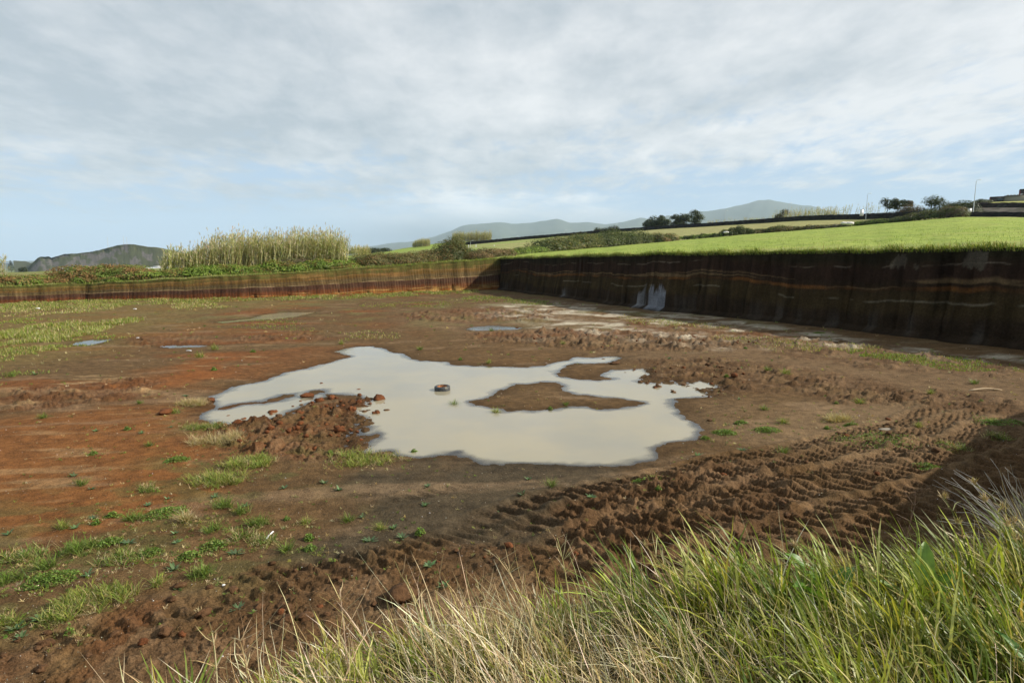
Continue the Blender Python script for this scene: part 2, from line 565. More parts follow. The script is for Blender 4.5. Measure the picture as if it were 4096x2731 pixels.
def lumps(x, y, size, s=0):
    a, ca = worley(x / size + .35 * vnoise(x * 5, y * 5, s + 3), y / size + .35 * vnoise(x * 5, y * 5, s + 4), s)
    b, cb = worley(x / size * 2.6 + .3 * vnoise(x * 9, y * 9, s + 5), y / size * 2.6, s + 20)
    c, cc = worley(x / size * 5.5, y / size * 5.5, s + 30)
    tl = 1 + .9 * (vnoise(x / size * 1.3, y / size * 1.3, s + 33) - .5)
    big = sst(.62, .30, a) * (ca > .62) * (.1 + .9 * ca) * tl
    sml = sst(.60, .30, b) * (cb > .55) * (.2 + .8 * cb)
    tin = sst(.6, .2, c) * (cc > .4) * cc
    return .85 * big + .5 * sml + .26 * tin + .9 * (fbm(x / size * 2, y / size * 2, 5, s + 37, .6) - .5)


def floor_all(x, y, full=False):
    x = np.asarray(x, float); y = np.asarray(y, float)
    sd = shore(x, y)
    base = .07 * (fbm(x / 7, y / 7, 3, 1) - .35) + .03 * (fbm(x / 1.6, y / 1.6, 3, 2) - .5)
    land = np.clip(sd, 0, None)
    h = np.where(sd < 0, np.maximum(sd * .085, -.2), .004 + np.minimum(land * .05, .09))
    h = h + base * sst(0, 2.5, sd) + .012 * (fbm(x * 2.2, y * 2.2, 4, 3) - .5) * sst(-.6, .4, sd)
    dry = sst(-.45, .3, sd)
    R_ = rough_mask(x, y)
    rm = np.zeros(x.shape)
    for i, (m, size, hgt) in enumerate(R_):
        k = m > .01
        if not k.any():
            continue
        L = lumps(x[k], y[k], size, 40 + i)
        und = fbm(x[k] / size * .45, y[k] / size * .45, 3, 60 + i)
        h[k] += m[k] * hgt * (L * (.35 + 1.2 * und) + .35 * (und - .5) - .1) * (.35 + .65 * dry[k])
        rm = np.maximum(rm, m)
    # deep wheel tracks running up to the right: raised cleats across the direction of travel
    d = TRACK1 - TRACK0; LEN = np.hypot(*d); d /= LEN
    s = (x - TRACK0[0]) * d[0] + (y - TRACK0[1]) * d[1]
    t = -(x - TRACK0[0]) * d[1] + (y - TRACK0[1]) * d[0]
    t = t + (fbm(s * .25, s * 0 + .5, 2, 71) - .5) * 1.2
    tr = np.zeros(x.shape)
    k = (s > -3) & (s < LEN + 6) & (np.abs(t) < 3.5)
    if k.any():
        s_, t_ = s[k], t[k]
        w = (fbm(x[k] * 2.3, y[k] * 2.3, 3, 72) - .5)
        tot = 0; dz = 0
        for c0, ph in ((-1.9, 0.), (-1.15, .8), (-.3, 1.7), (.45, .3), (1.3, 2.2), (2.1, 1.1)):
            q = np.exp(-((t_ - c0) / .33) ** 4)
            cl = sst(-.2, .5, np.sin((s_ + (t_ - c0) * .45) * 2 * np.pi / .42 + ph + w * 1.7))
            dz = dz + q * (cl * .17 - .075)
            dz = dz + .09 * np.exp(-((np.abs(t_ - c0) - .46) / .13) ** 2) * (.4 + 1.2 * vnoise(x[k] * 4, y[k] * 4, 75))
            tot = tot + q
        e = sst(-1.5, 1.5, s_) * sst(LEN + 5, LEN - 1, s_) * (.5 + .9 * fbm(x[k] * .6, y[k] * .6, 2, 76))
        h[k] += dz * e * (.6 + .6 * vnoise(x[k] * 2.6, y[k] * 2.6, 77)) + e * np.clip(tot, 0, 1) * (.03 * lumps(x[k], y[k], .24, 88) + .03 * lumps(x[k], y[k], .11, 89) - .02)
        tr[k] = np.clip(tot, 0, 1) * e
    # two older, softened ruts at the lower left
    for (p0, p1, dep, cs) in (((250., 585.), (560., 520.), .05, .3), ((40., 650.), (430., 560.), .045, .33), ((455., 492.), (380., 508.), .03, .3)):
        a, b_ = gp(np.array([p0, p1])); dd = b_ - a; L2 = np.hypot(*dd); dd /= L2
        s = (x - a[0]) * dd[0] + (y - a[1]) * dd[1]; t = -(x - a[0]) * dd[1] + (y - a[1]) * dd[0]
        k = (s > -1) & (s < L2 + 1) & (np.abs(t) < .8)
        if k.any():
            q = np.exp(-(t[k] / .24) ** 2) * sst(-.8, .6, s[k]) * sst(L2 + .8, L2 - .6, s[k])
            cl = np.sin((s[k] + t[k] * .7) * 2 * np.pi / cs + 2.5 * fbm(x[k] * 2, y[k] * 2, 2, 78))
            h[k] += q * (-.03 + dep * cl) + .05 * np.exp(-((np.abs(t[k]) - .36) / .1) ** 2) * vnoise(x[k] * 5, y[k] * 5, 79) * sst(-.8, .6, s[k]) * sst(L2 + .8, L2 - .6, s[k])
    # crumbs of soil everywhere
    fine = fbm(x * 7, y * 7, 2, 81)
    h = h + .012 * np.clip(fine - .52, 0, 1) * 2 * dry * sst(45, 12, y)
    if full:
        return h, sd, rm, tr
    return h


def floor_h(x, y):
    return floor_all(np.atleast_1d(np.asarray(x, float)), np.atleast_1d(np.asarray(y, float)))


def soft(x, y, poly, w, seed, amp=1.0):
    return sst(w, -w, sdf(x, y, poly) + (fbm(x / w * .5, y / w * .5, 4, seed) - .5) * w * 3.2 * amp)


def floor_color(x, y, h, sd, rm, tr):
    C = lambda *c: np.array(c)
    n = fbm(x / 3.2, y / 1.7, 5, 101)[:, None]
    n2 = fbm(x / .8, y / .5, 4, 102)[:, None]
    col = C(.090, .051, .021) * (1 - n) * 1.15 + C(.112, .070, .033) * n
    # red iron earth comes through in bands
    r = sst(.50, .66, fbm(x / 5, y / 2.6, 4, 103))[:, None] * (.06 + .94 * sst(-4, -16, x))[:, None] * .75
    col = col * (1 - r) + C(.155, .058, .018) * r
    for poly, w, cc, a, sd_ in ((C_RED, 1.0, C(.175, .070, .021), .85, 110), (C_RED2, 1.5, C(.20, .070, .019), .7, 111),
                                (C_GREY, .8, C(.066, .050, .030), .95, 112), (C_MID, 3., C(.150, .098, .054), .6, 115), (C_LEFT, 4., C(.145, .105, .036), .6, 113),
                                (C_OCH, 1.5, C(.170, .112, .060), .8, 114)):
        k = soft(x, y, poly, w, sd_)[:, None] * a
        col = col * (1 - k) + cc * k
    # tan sand washed out in long streaks
    ang = .18
    xs = x * math.cos(ang) + y * math.sin(ang); ys = -x * math.sin(ang) + y * math.cos(ang)
    st = sst(.60, .74, fbm(xs / 2.6, ys / .55, 4, 120)) * np.maximum(soft(x, y, C_TAN, 2.5, 121), soft(x, y, C_RED, 2., 122) * .5)
    col = col * (1 - .75 * st[:, None]) + C(.30, .20, .10) * .75 * st[:, None]
    mo = fbm(x / .28, y / .22, 3, 125)[:, None]; col = col * (.72 + .56 * mo)
    st = sst(.60, .76, fbm(xs / 3.5, ys / .9, 4, 123))[:, None] * .5
    col = col * (1 - st) + C(.21, .14, .08) * st
    # pale ash along the foot of the shaded wall, broken into streaks
    k = soft(x, y, C_ASH, 3.0, 130, .8)
    k = k * sst(.40, .62, fbm(x / 1.6, y / 1.2, 5, 131))
    k = k * (.75 + .9 * fbm(x / .7, y / .5, 4, 132)) * (1 - .7 * sst(.5, .62, fbm(x / 2.2, y / 1.1, 4, 133)))
    k = k[:, None] * .9
    col = col * (1 - k) + C(.36, .31, .23) * (.7 + .6 * n2) * k
    # turned, darker clod ground
    k = (rm * sst(.3, .55, fbm(x / 1.1, y / .8, 3, 140)) * .7)[:, None]
    cl = np.where((x < -5)[:, None] | (y > 38)[:, None], C(.105, .044, .018), C(.080, .043, .020))
    col = col * (1 - k) + cl * k
    k = (tr * .5)[:, None]
    col = col * (1 - k) + C(.105, .056, .026) * k
    # lump tops dry out paler
    dryt = (sst(.05, .14, h) * np.maximum(rm, tr) * sst(.45, .65, fbm(x * 1.3, y * 1.3, 3, 150)))[:, None] * .45
    col = col * (1 - dryt) + C(.20, .125, .068) * dryt
    # moss and seedlings tint far ground
    g = (sst(.55, .72, fbm(x / 2.4, y / 2.0, 4, 160)) * sst(30, 60, y))[:, None] * .5
    col = col * (1 - g) + C(.13, .125, .045) * g
    wz = (soft(x, y, C_WEED, 1.2, 170) * sst(.47, .6, fbm(x / .9, y / .6, 4, 171)))[:, None] * .45
    col = col * (1 - wz) + C(.085, .088, .030) * wz
    # wet margin and bed of the puddles
    wet = sst(.9, .05, sd)[:, None] * .30
    return col * (1 - wet)


def build_floor():
    cols = np.concatenate([np.linspace(-420, -4, 90), np.linspace(0, 1024, 790), np.linspace(1030, 1500, 100)])
    v = np.concatenate([1 / np.linspace(1 / 2.2, 1 / 6.0, 40), 1 / np.linspace(1 / 6.05, 1 / 112, 530)])
    X = ((cols[None] - CX) / F) * v[:, None]
    Y = np.broadcast_to(v[:, None], X.shape)
    x, y = X.ravel(), Y.ravel().copy()
    h, sd, rm, tr = floor_all(x, y, True)
    c = floor_color(x, y, h, sd, rm, tr)
    mk('pit_floor', np.stack([x, y, h], 1), grid_faces(len(v), len(cols)), M_FLOOR, c, True, kind='structure')


build_floor()


def water_mat():
    m, b, out = material('muddy_water')
    at = b.n('ShaderNodeAttribute', attribute_name='Col')
    sep = b.n('ShaderNodeSeparateColor')
    m.node_tree.links.new(at.outputs['Color'], sep.inputs[0])
    geo = b.n('ShaderNodeNewGeometry')
    pos = geo.outputs['Position']
    cl = b.noise(pos, .35, 4, .55)
    silt = b.mix(b.ramp(cl, .3, .7), (.315, .275, .18), (.265, .245, .185))
    df = b.n('ShaderNodeBsdfDiffuse'); m.node_tree.links.new(silt, df.inputs[0])
    tr = b.n('ShaderNodeBsdfTransparent'); tr.inputs[0].default_value = (.96, .92, .84, 1)
    opa = b.ramp(b.m('ADD', sep.outputs[0], b.m('MULTIPLY', b.m('SUBTRACT', b.noise(pos, 1.1, 4, .6), .5), .3)), .0, .75)
    mx = b.n('ShaderNodeMixShader')
    m.node_tree.links.new(opa, mx.inputs[0]); m.node_tree.links.new(tr.outputs[0], mx.inputs[1]); m.node_tree.links.new(df.outputs[0], mx.inputs[2])
    gl = b.n('ShaderNodeBsdfGlossy'); gl.inputs['Roughness'].default_value = .04
    gl.inputs[0].default_value = (1, 1, 1, 1)
    bp = b.n('ShaderNodeBump'); bp.inputs['Strength'].default_value = .12; bp.inputs['Distance'].default_value = .02
    m.node_tree.links.new(b.noise(pos, 7, 3), bp.inputs['Height']); m.node_tree.links.new(bp.outputs[0], gl.inputs['Normal'])
    fr = b.n('ShaderNodeFresnel'); fr.inputs[0].default_value = 1.333
    mx2 = b.n('ShaderNodeMixShader')
    m.node_tree.links.new(fr.outputs[0], mx2.inputs[0]); m.node_tree.links.new(mx.outputs[0], mx2.inputs[1]); m.node_tree.links.new(gl.outputs[0], mx2.inputs[2])
    m.node_tree.links.new(mx2.outputs[0], out.inputs[0])
    return m


M_WATER = water_mat()


def build_water():
    for i, p in enumerate(ALLP):
        lo, hi = p.min(0) - .8, p.max(0) + .8
        st = .12 if i == 0 else .3
        xs = np.arange(lo[0], hi[0], st); ys = np.arange(lo[1], hi[1], st)
        X, Y = np.meshgrid(xs, ys)
        x, y = X.ravel(), Y.ravel()
        d = shore(x, y)
        dep = np.clip(-d / (.55 if i == 0 else .25 if i == 1 else .8), 0, 1) * (1 if i == 0 else .8 if i == 1 else .14)
        f = grid_faces(len(ys), len(xs))
        f = f[(d[f] < .35).any(1)]
        used = np.unique(f); re = np.full(len(x), -1); re[used] = np.arange(len(used))
        V = np.stack([x, y, np.full(len(x), 0.0)], 1)[used]
        mk('puddle', V, re[f], M_WATER, np.stack([dep, dep, dep], 1)[used], True, kind='structure')


build_water()

# ================================================================== CUT WALLS OF THE PIT
DX = 1024 / 2352
lb = np.array([(0, 696), (200, 690), (400, 687), (600, 683), (800, 676), (1000, 669), (1090, 666), (1150, 664)], float) * DX
ltop = np.array([658, 651, 640, 630, 618, 603, 597, 592.5]) * DX
LB = ground(lb[:, 0], lb[:, 1])[:, :2]
LT = np.concatenate([LB, at_d(lb[:, 0], ltop, LB[:, 1])[:, 2:3]], 1)
rb = np.array([(1150, 664), (1300, 683), (1500, 711), (1700, 729), (1900, 750), (2100, 773), (2352, 800)], float) * DX
rtop = np.array([592.5, 588, 582, 579, 575.5, 571.5, 568]) * DX
RB = ground(rb[:, 0], rb[:, 1])[:, :2]
RT = np.concatenate([RB, at_d(rb[:, 0], rtop, RB[:, 1])[:, 2:3]], 1)


def ragged(P, p, seed, n=14):
    """more points along a rim, crumbled in and out and up and down between the measured ones"""
    s = np.arange(len(P)); q = np.linspace(0, len(P) - 1, (len(P) - 1) * n + 1)
    Q = np.stack([np.interp(q, s, P[:, i]) for i in range(3)], 1); pp = np.interp(q, s, p)
    L = np.concatenate([[0], np.cumsum(np.linalg.norm(np.diff(Q[:, :2], axis=0), axis=1))])
    tg = np.gradient(Q[:, :2], axis=0); tg /= np.linalg.norm(tg, axis=1)[:, None]
    e = np.clip(np.minimum(L, L[-1] - L) / 3, 0, 1)
    a = ((fbm(L / 3.5, L * 0 + .5, 4, seed) - .5) * 1.3 + (fbm(L / .9, L * 0 + .5, 2, seed + 3) - .5) * .4) * e
    Q[:, 0] += tg[:, 1] * a; Q[:, 1] -= tg[:, 0] * a
    Q[:, 2] += (fbm(L / 2.2, L * 0 + 7.5, 4, seed + 5) - .5) * .42 * e
    return Q, pp


CORNER = RT[0]
LT, PLT = ragged(LT, lb[:, 0], 261)
RT, PRT = ragged(RT, rb[:, 0], 271)
LT = np.concatenate([[[-150, 30, 1.4], [-95, 58, 1.6]], LT])
RT = np.concatenate([RT, [[33.5, 24, 5.9], [36.5, 12, 6.0], [39, -8, 6.0]]])


def resample(P, step):
    L = np.concatenate([[0], np.cumsum(np.linalg.norm(np.diff(P[:, :2], axis=0), axis=1))])
    n = max(2, int(L[-1] / step))
    u = np.linspace(0, L[-1], n)
    return u, np.stack([np.interp(u, L, P[:, i]) for i in range(P.shape[1])], 1)


def mixc(col, c, k):
    k = k[..., None]
    return col * (1 - k) + np.asarray(c) * k


def band(v, a, b, w=.012):
    return sst(a - w, a + w, v) * sst(b + w, b - w, v)


def build_wall(name, top, step, nv, side):
    u, P = resample(top, step)
    tg = np.gradient(P[:, :2], axis=0); tg /= np.linalg.norm(tg, axis=1)[:, None]
    nr = np.stack([tg[:, 1], -tg[:, 0]], 1)            # into the pit
    v = np.linspace(0, 1, nv)
    U, Vv = np.meshgrid(u, v)                          # (nv, nu)
    H = P[None, :, 2]
    wav = (fbm(U / 9, U * 0 + .3, 3, 201 + side) - .5) * (.09 + .13 * side) + (fbm(U / 1.5, Vv * 3, 3, 202) - .5) * (.03 + .03 * side)
    w = Vv + wav
    col = np.zeros(U.shape + (3,))
    g1 = fbm(U / .55, Vv * .8 + U * .02, 3, 210 + side)           # bucket gouges, vertical
    g2 = fbm(U / .17, Vv * 1.3, 2, 211 + side)
    cell = U / .42 + .25 * vnoise(U * 2, Vv * 2, 212)
    tooth = np.abs((cell % 1) - .5) * 2
    if side == 0:      # sunlit far wall, to the left
        col[:] = (.088, .060, .020)
        col = mixc(col, (.080, .078, .022), sst(.70, .98, w + (g2 - .5) * .3))
        col = mixc(col, (.115, .060, .015), band(w, .66, .76, .05) * .7)
        col = mixc(col, (.078, .058, .034), band(w, .52, .66, .06) * .6)
        col = mixc(col, (.22, .16, .09), band(w, .505, .522, .008) * sst(.4, .62, fbm(U / 1.4, U * 0, 3, 215)))
        col = mixc(col, (.22, .12, .045), sst(.60, .75, vnoise(U / 6 + w * 2, w * 30, 219)) * band(w, .55, .95, .05) * .5)
        col = mixc(col, (.056, .028, .018), band(w, .2, .50, .02))
        col = mixc(col, (.12, .040, .014), band(w, .16, .32, .06) * .8)
        col = mixc(col, (.19, .068, .017), sst(.2, .15, w))
        col = mixc(col, (.34, .20, .07), sst(.62, .75, vnoise(U / 3 + w * 3, w * 34, 216)) * sst(.26, .2, w) * .8)
        near = sst(40, 8, u[-1] - U)
        col = mixc(col, (.34, .22, .07), near * sst(.30, .12, w) * sst(.4, .6, fbm(U / 2, w * 12, 3, 217)) * .9)
        col = mixc(col, (.19, .13, .07), sst(.70, .95, tooth) * sst(.1, .5, g1) * band(w, .15, .85, .06) * .38)
        col = mixc(col, (.05, .03, .02), sst(.2, .05, tooth) * band(w, .05, .8, .05) * .5)
        notch = sst(.74, .86, vnoise(U / .55 + Vv * 1.5, Vv * 2 + 4, 218)) * sst(.34, .2, w)
        disp = .10 * tooth * sst(.8, .5, w) + .14 * g1 + .06 * g2 - .22 * notch
        disp = disp + .22 * sst(.53, .49, w)
        lean = .55
    else:              # shaded wall on the right; dark soil, set darker still to deepen the shade
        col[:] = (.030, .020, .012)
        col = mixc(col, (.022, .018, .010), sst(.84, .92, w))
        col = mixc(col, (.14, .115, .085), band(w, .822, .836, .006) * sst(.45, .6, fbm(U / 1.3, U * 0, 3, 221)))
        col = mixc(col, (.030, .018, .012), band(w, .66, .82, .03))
        lines = sst(.56, .7, vnoise(U / 7 + w * 2, w * 46, 222))
        fade = sst(0, 14, U) * .75 + .25
        col = mixc(col, (.145, .060, .018), band(w, .555, .60, .012) * (.2 + .9 * sst(.35, .65, fbm(U / 1.8, Vv * 4, 4, 235))) * .8 * fade)
        col = mixc(col, (.15, .10, .05), band(w, .585, .68, .02) * lines * .7 * fade)
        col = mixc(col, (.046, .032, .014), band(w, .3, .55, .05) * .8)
        col = mixc(col, (.13, .11, .075), band(w, .43, .45, .006) * sst(.5, .62, fbm(U / 2.2, U * 0 + 2, 3, 223)) * .8)
        pal = sst(.50, .70, fbm(U / .8, Vv * 1.2, 3, 224)) * sst(.40, .18, w + (g1 - .5) * .3) * (.25 + .9 * fbm(U / 6, U * 0, 3, 233))
        col = mixc(col, (.060, .052, .042), pal * .7)
        # two scraped bare patches of pale pumice low down, and dried mud smears near the top
        for (x0, x1, top_, c, a) in ((641, 650, .34, (.2, .2, .2), .7), (653, 667, .38, (.20, .21, .23), .9), (566, 569, .22, (.2, .2, .2), .5)):
            pxs = P[:, 0] / P[:, 1] * F * .99 + CX
            e = (vnoise(U * 4, Vv * 5, 226) - .5) * 3
            k = sst(x0 - .7, x0 + .7, pxs[None] + e * .6) * sst(x1 + .7, x1 - .7, pxs[None] + e * .6) * sst(top_ + .04, top_ - .04, w + (g2 - .5) * .3 + (fbm(U * 2.2, U * 0 + 1, 3, 234) - .5) * .3) * (P[:, 1] > 0)[None]
            col = mixc(col, c, k * a * (.75 + .25 * g1))
        for x0, x1, lo, hi in ((890, 901, .80, .93), (958, 979, .79, .97), (911, 915, .82, .87)):
            pxs = P[:, 0] / P[:, 1] * F * .99 + CX
            e = (fbm(U * 1.1, Vv * 5, 3, 227) - .5) * 14
            k = sst(x0 - 1, x0 + 1, pxs[None] + e) * sst(x1 + 1, x1 - 1, pxs[None] + e) * band(Vv + (g2 - .5) * .1, lo, hi, .01) * (P[:, 1] > 0)[None]
            col = mixc(col, (.085, .072, .052), k * .8)
        but, bc = worley(U / 1.15 + .2 * vnoise(U, Vv * 2, 228), U * 0 + .5 + (w * .55).clip(0, .5), 229)
        disp = .32 * np.clip(1 - but * 1.1, 0, 1) * sst(.62, .25, w) + .26 * g1 + .07 * g2 + .05 * tooth
        disp = disp + .25 * (fbm(U / 4, Vv * 1.5, 3, 230) - .5)
        disp = disp - .35 * sst(.72, .8, vnoise(U / .8, Vv * .5, 231)) * band(w, .3, .9, .1)
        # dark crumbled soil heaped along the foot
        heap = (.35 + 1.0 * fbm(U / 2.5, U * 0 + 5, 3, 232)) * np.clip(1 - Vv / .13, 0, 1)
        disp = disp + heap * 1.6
        col = col * (.45 + 1.1 * fbm(U / .38, Vv * .5 + U * .05, 3, 236))[..., None]  # vertical dark and pale streaks painted in as the shading the flutes lack
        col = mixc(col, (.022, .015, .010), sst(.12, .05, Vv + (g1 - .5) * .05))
        lean = .5
    fade_top = np.clip((1 - Vv) / .06, 0, 1)
    off = (disp + lean * (1 - Vv) - .1) * fade_top
    endfade = np.clip(np.minimum(U, u[-1] - U) / 1.0, 0, 1)
    off = off * endfade + (1 - endfade) * lean * (1 - Vv) * .3
    X = P[None, :, 0] + nr[None, :, 0] * off
    Y = P[None, :, 1] + nr[None, :, 1] * off
    Z = -.3 + (H + .3 + .02) * Vv
    col = col * (.82 + .36 * fbm(U * 1.7, Vv * 9, 3, 240))[..., None]
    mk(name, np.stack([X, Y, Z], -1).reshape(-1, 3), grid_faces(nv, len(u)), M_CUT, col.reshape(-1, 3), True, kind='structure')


build_wall('earth_bank', LT, .14, 64, 0)
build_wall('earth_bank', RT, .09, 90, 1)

# ================================================================== OPEN GROUND ROUND THE PIT
def lookup(ctrl):
    p = np.array([c[0] for c in ctrl], float)
    W = np.array([c[1] for c in ctrl], float)
    return lambda q: np.stack([np.interp(q, p, W[:, i]) for i in range(3)], -1)


AT = lambda px, D, py: (px, at_d(px, py, D))
_pl = lb[:, 0]
L0 = lookup([(-400, LT[0]), (-200, LT[1])] + [(a, t) for a, t in zip(PLT, LT[2:])] +
            [(a, t) for a, t in list(zip(PRT, RT))[1:]] + [(1100, RT[-3]), (1250, RT[-2]), (1400, RT[-1])])
L1c = [(q, L0(np.array(float(q))) * [1.07, 1.07, 1] + [0, 0, .2]) for q in (-400, -200, 0, 90, 200, 300, 400, 440, 470)]
L1 = lookup(L1c + [AT(500, 106, 256.2), AT(550, 150, 251), AT(610, 185, 246), AT(675, 200, 240.5), AT(760, 200, 233), AT(850, 190, 226),
                   AT(958, 165, 216.6), AT(1024, 161, 217.6), (1100, (190, 130, 17)), (1250, (215, 60, 17)), (1400, (220, -40, 17))])
L2 = lookup([(-400, (-280, 60, .8)), (-200, (-170, 110, 1.0)), AT(0, 130, 272), AT(200, 130, 267), AT(350, 140, 258), AT(420, 300, 250), AT(456, 420, 245.7),
             AT(524, 415, 239.3), AT(564, 410, 236), AT(615, 395, 232), AT(670, 370, 228.3), AT(700, 352, 226.6), AT(730, 335, 224.8), AT(800, 285, 220.2), AT(850, 250, 219), AT(888, 222, 218.3),
             AT(962, 172, 216.6), AT(1030, 167, 217), (1100, (205, 132, 17.8)), (1250, (225, 60, 17.8)), (1400, (230, -40, 17.8))])


def push(line, q, d, dz):
    P = line(np.array(float(q)))
    r = P[:2] / np.linalg.norm(P[:2])
    return (q, np.array([P[0] + r[0] * d, P[1] + r[1] * d, P[2] + dz]))


RQ = (456, 524, 564, 615, 670, 700, 730, 800, 850, 888, 962, 1030, 1100, 1250, 1400)
L3 = lookup([(-400, (-500, 150, -2.5)), (-200, (-380, 260, -2.5)), AT(0, 300, 274.5), AT(200, 300, 270), AT(350, 330, 255), AT(413, 430, 247.5), AT(430, 440, 246)] +
            [push(L2, q, 7, -.1) for q in RQ])
L4 = lookup([(-400, (-900, 300, -10)), (-200, (-760, 520, -10)), AT(0, 600, 274.5), AT(200, 600, 271), AT(350, 600, 257), AT(413, 470, 246.5), AT(430, 475, 244), AT(456, 500, 241),
             AT(491, 490, 241)] + [push(L2, q, 80, -5) for q in RQ[1:]])
L5 = lookup([(q, np.array([*(L4(np.array(float(q)))[:2] / np.linalg.norm(L4(np.array(float(q)))[:2]) * 1300), -2. if q > 300 else -28.])) for q in (-400, -200, 0, 200, 350, 430, 500, 600, 700, 800, 900, 962, 1030, 1100, 1250, 1400)])
L6 = lookup([(q, np.array([*(L5(np.array(float(q)))[:2] * 5), -12. if q > 300 else -60.])) for q in (-400, -200, 0, 200, 350, 430, 500, 600, 700, 800, 900, 962, 1030, 1100, 1250, 1400)])
L7 = lookup([(q, np.array([*(L5(np.array(float(q)))[:2] * 15), -12. if q > 300 else -60.])) for q in (-400, -200, 0, 200, 350, 430, 500, 600, 700, 800, 900, 962, 1030, 1100, 1250, 1400)])


def strip(name, qs, lines, ns, amp, colf, z0=0.0, **kw):
    rows = []; tt = []
    for a, b_, n, k in zip(lines[:-1], lines[1:], ns, range(99)):
        A, B = a(qs), b_(qs)
        for j in range(n + (1 if k == len(ns) - 1 else 0)):
            t = (j / n) ** 1.3
            rows.append(A * (1 - t) + B * t); tt.append(k + t)
    P = np.array(rows); T = np.broadcast_to(np.array(tt)[:, None], P.shape[:2])
    ed = sst(0, .15, T) * (1 if amp else 0)
    P[..., 2] += z0 + amp * ed * ((fbm(P[..., 0] / 9, P[..., 1] / 9, 4, 301) - .5) + .25 * (fbm(P[..., 0] / 1.5, P[..., 1] / 1.5, 3, 302) - .5))
    c = colf(P[..., 0], P[..., 1], T)
    return mk(name, P.reshape(-1, 3), grid_faces(*P.shape[:2]), M_GROUND, c.reshape(-1, 3), True, kind='structure', **kw)


def c_pasture(x, y, T):
    n = fbm(x / 6, y / 10, 5, 311)[..., None]; m_ = fbm(x / 1.4, y / 2.2, 4, 312)[..., None]
    c = np.array([.215, .285, .052]) * (1 - n) + np.array([.285, .335, .072]) * n
    k = sst(.56, .72, m_); c = c * (1 - .5 * k) + np.array([.13, .20, .035]) * .5 * k
    k = sst(.55, .7, fbm(x / 11 + 5, y / 5, 4, 313))[..., None] * .4; c = c * (1 - k) + np.array([.30, .30, .09]) * k
    k = sst(.08, 0, T)[..., None] * .6
    return c * (1 - k) + np.array([.22, .20, .09]) * k


def c_stubble(x, y, T):
    n = fbm(x / 14, y / 14, 5, 321)[..., None]; m_ = fbm(x / 3, y / 3, 4, 322)[..., None]
    c = np.array([.30, .265, .115]) * (1 - n) + np.array([.25, .27, .095]) * n
    k = sst(.5, .68, m_); c = c * (1 - .3 * k) + np.array([.21, .175, .085]) * .3 * k
    g = (sst(60, -10, x) * sst(.4, .6, fbm(x / 25, y / 25, 3, 323)))[..., None]
    return c * (1 - .8 * g) + np.array([.215, .28, .07]) * .8 * g


def c_country(x, y, T):
    n = fbm(x / 22, y / 22, 5, 331)[..., None]
    c = np.array([.15, .19, .05]) * (1 - n) + np.array([.20, .17, .07]) * n
    far = fbm(x / 260, y / 260, 4, 332)[..., None]
    k = sst(2, 4, T)[..., None]
    d = np.array([.10, .13, .045]) * (1 - far) + np.array([.16, .17, .06]) * far
    c = c * (1 - k) + d * k
    g = (sst(1.6, 2.4, T) * sst(-120, -60, x) * sst(60, 0, x) * (T < 4.2))[..., None]      # bright meadow behind the road wall
    return c * (1 - g) + np.array([.215, .28, .055]) * g


q_all = np.concatenate([np.linspace(-400, -10, 60), np.linspace(0, 470, 180)])
q_r = np.concatenate([np.linspace(470, 500, 15)[:-1], np.linspace(500, 1024, 230), np.linspace(1034, 1400, 50)])
strip('countryside', q_all, [L0, L1, L2, L3, L4, L5, L6, L7], [8, 14, 10, 8, 12, 12, 8], .5, c_country)
strip('pasture', q_r, [L0, L1], [70], .35, c_pasture)
strip('stubble_field', q_r, [L1, L2], [50], .3, c_stubble)
strip('countryside', q_r, [L2, L3, L4, L5, L6, L7], [3, 8, 12, 10, 8], 0, c_country)

# raised upper field on the right, above a second dark wall
T0 = lookup([AT(950, 176, 216.8), AT(1030, 171, 217), (1100, (207, 136, 17.9)), (1250, (228, 60, 17.9)), (1400, (233, -40, 17.9))])
T1 = lookup([AT(950, 184, 213), AT(1030, 180, 212.5), (1100, (214, 140, 19)), (1250, (236, 60, 19)), (1400, (241, -40, 19))])
T2 = lookup([AT(950, 204, 207.5), AT(1030, 204, 207.3), (1100, (232, 150, 21.5)), (1250, (252, 60, 21.5)), (1400, (258, -40, 21.5))])
T3 = lookup([AT(950, 206, 205.5), AT(1030, 206, 204), (1100, (236, 152, 23)), (1250, (256, 60, 23)), (1400, (262, -40, 23))])
T4 = lookup([AT(950, 235, 204.5), AT(972, 250, 203.0), AT(1030, 262, 200.0), (1100, (270, 180, 27)), (1250, (300, 60, 27)), (1400, (305, -40, 27))])
T5 = lookup([AT(950, 300, 212), AT(1030, 420, 206), (1100, (380, 260, 24)), (1250, (420, 60, 24)), (1400, (430, -40, 24))])


def c_upper(x, y, T):
    n = fbm(x / 8, y / 8, 4, 341)[..., None]
    c = np.array([.30, .29, .085]) * (1 - n) + np.array([.25, .27, .08]) * n
    rock = sst(.5, .62, fbm(x / 2.2, y / 1.2 + T * 3, 4, 342))[..., None]
    s = np.array([.040, .038, .028]) * (1 - rock) + np.array([.085, .075, .065]) * rock
    k = ((T > 1.05) & (T < 3.02))[..., None] * 1.0
    return c * (1 - k) + s * k


strip('upper_field', np.linspace(950, 1400, 160), [T0, T1, T2, T3, T4, T5], [4, 8, 3, 14, 5], .3, c_upper, z0=.05)

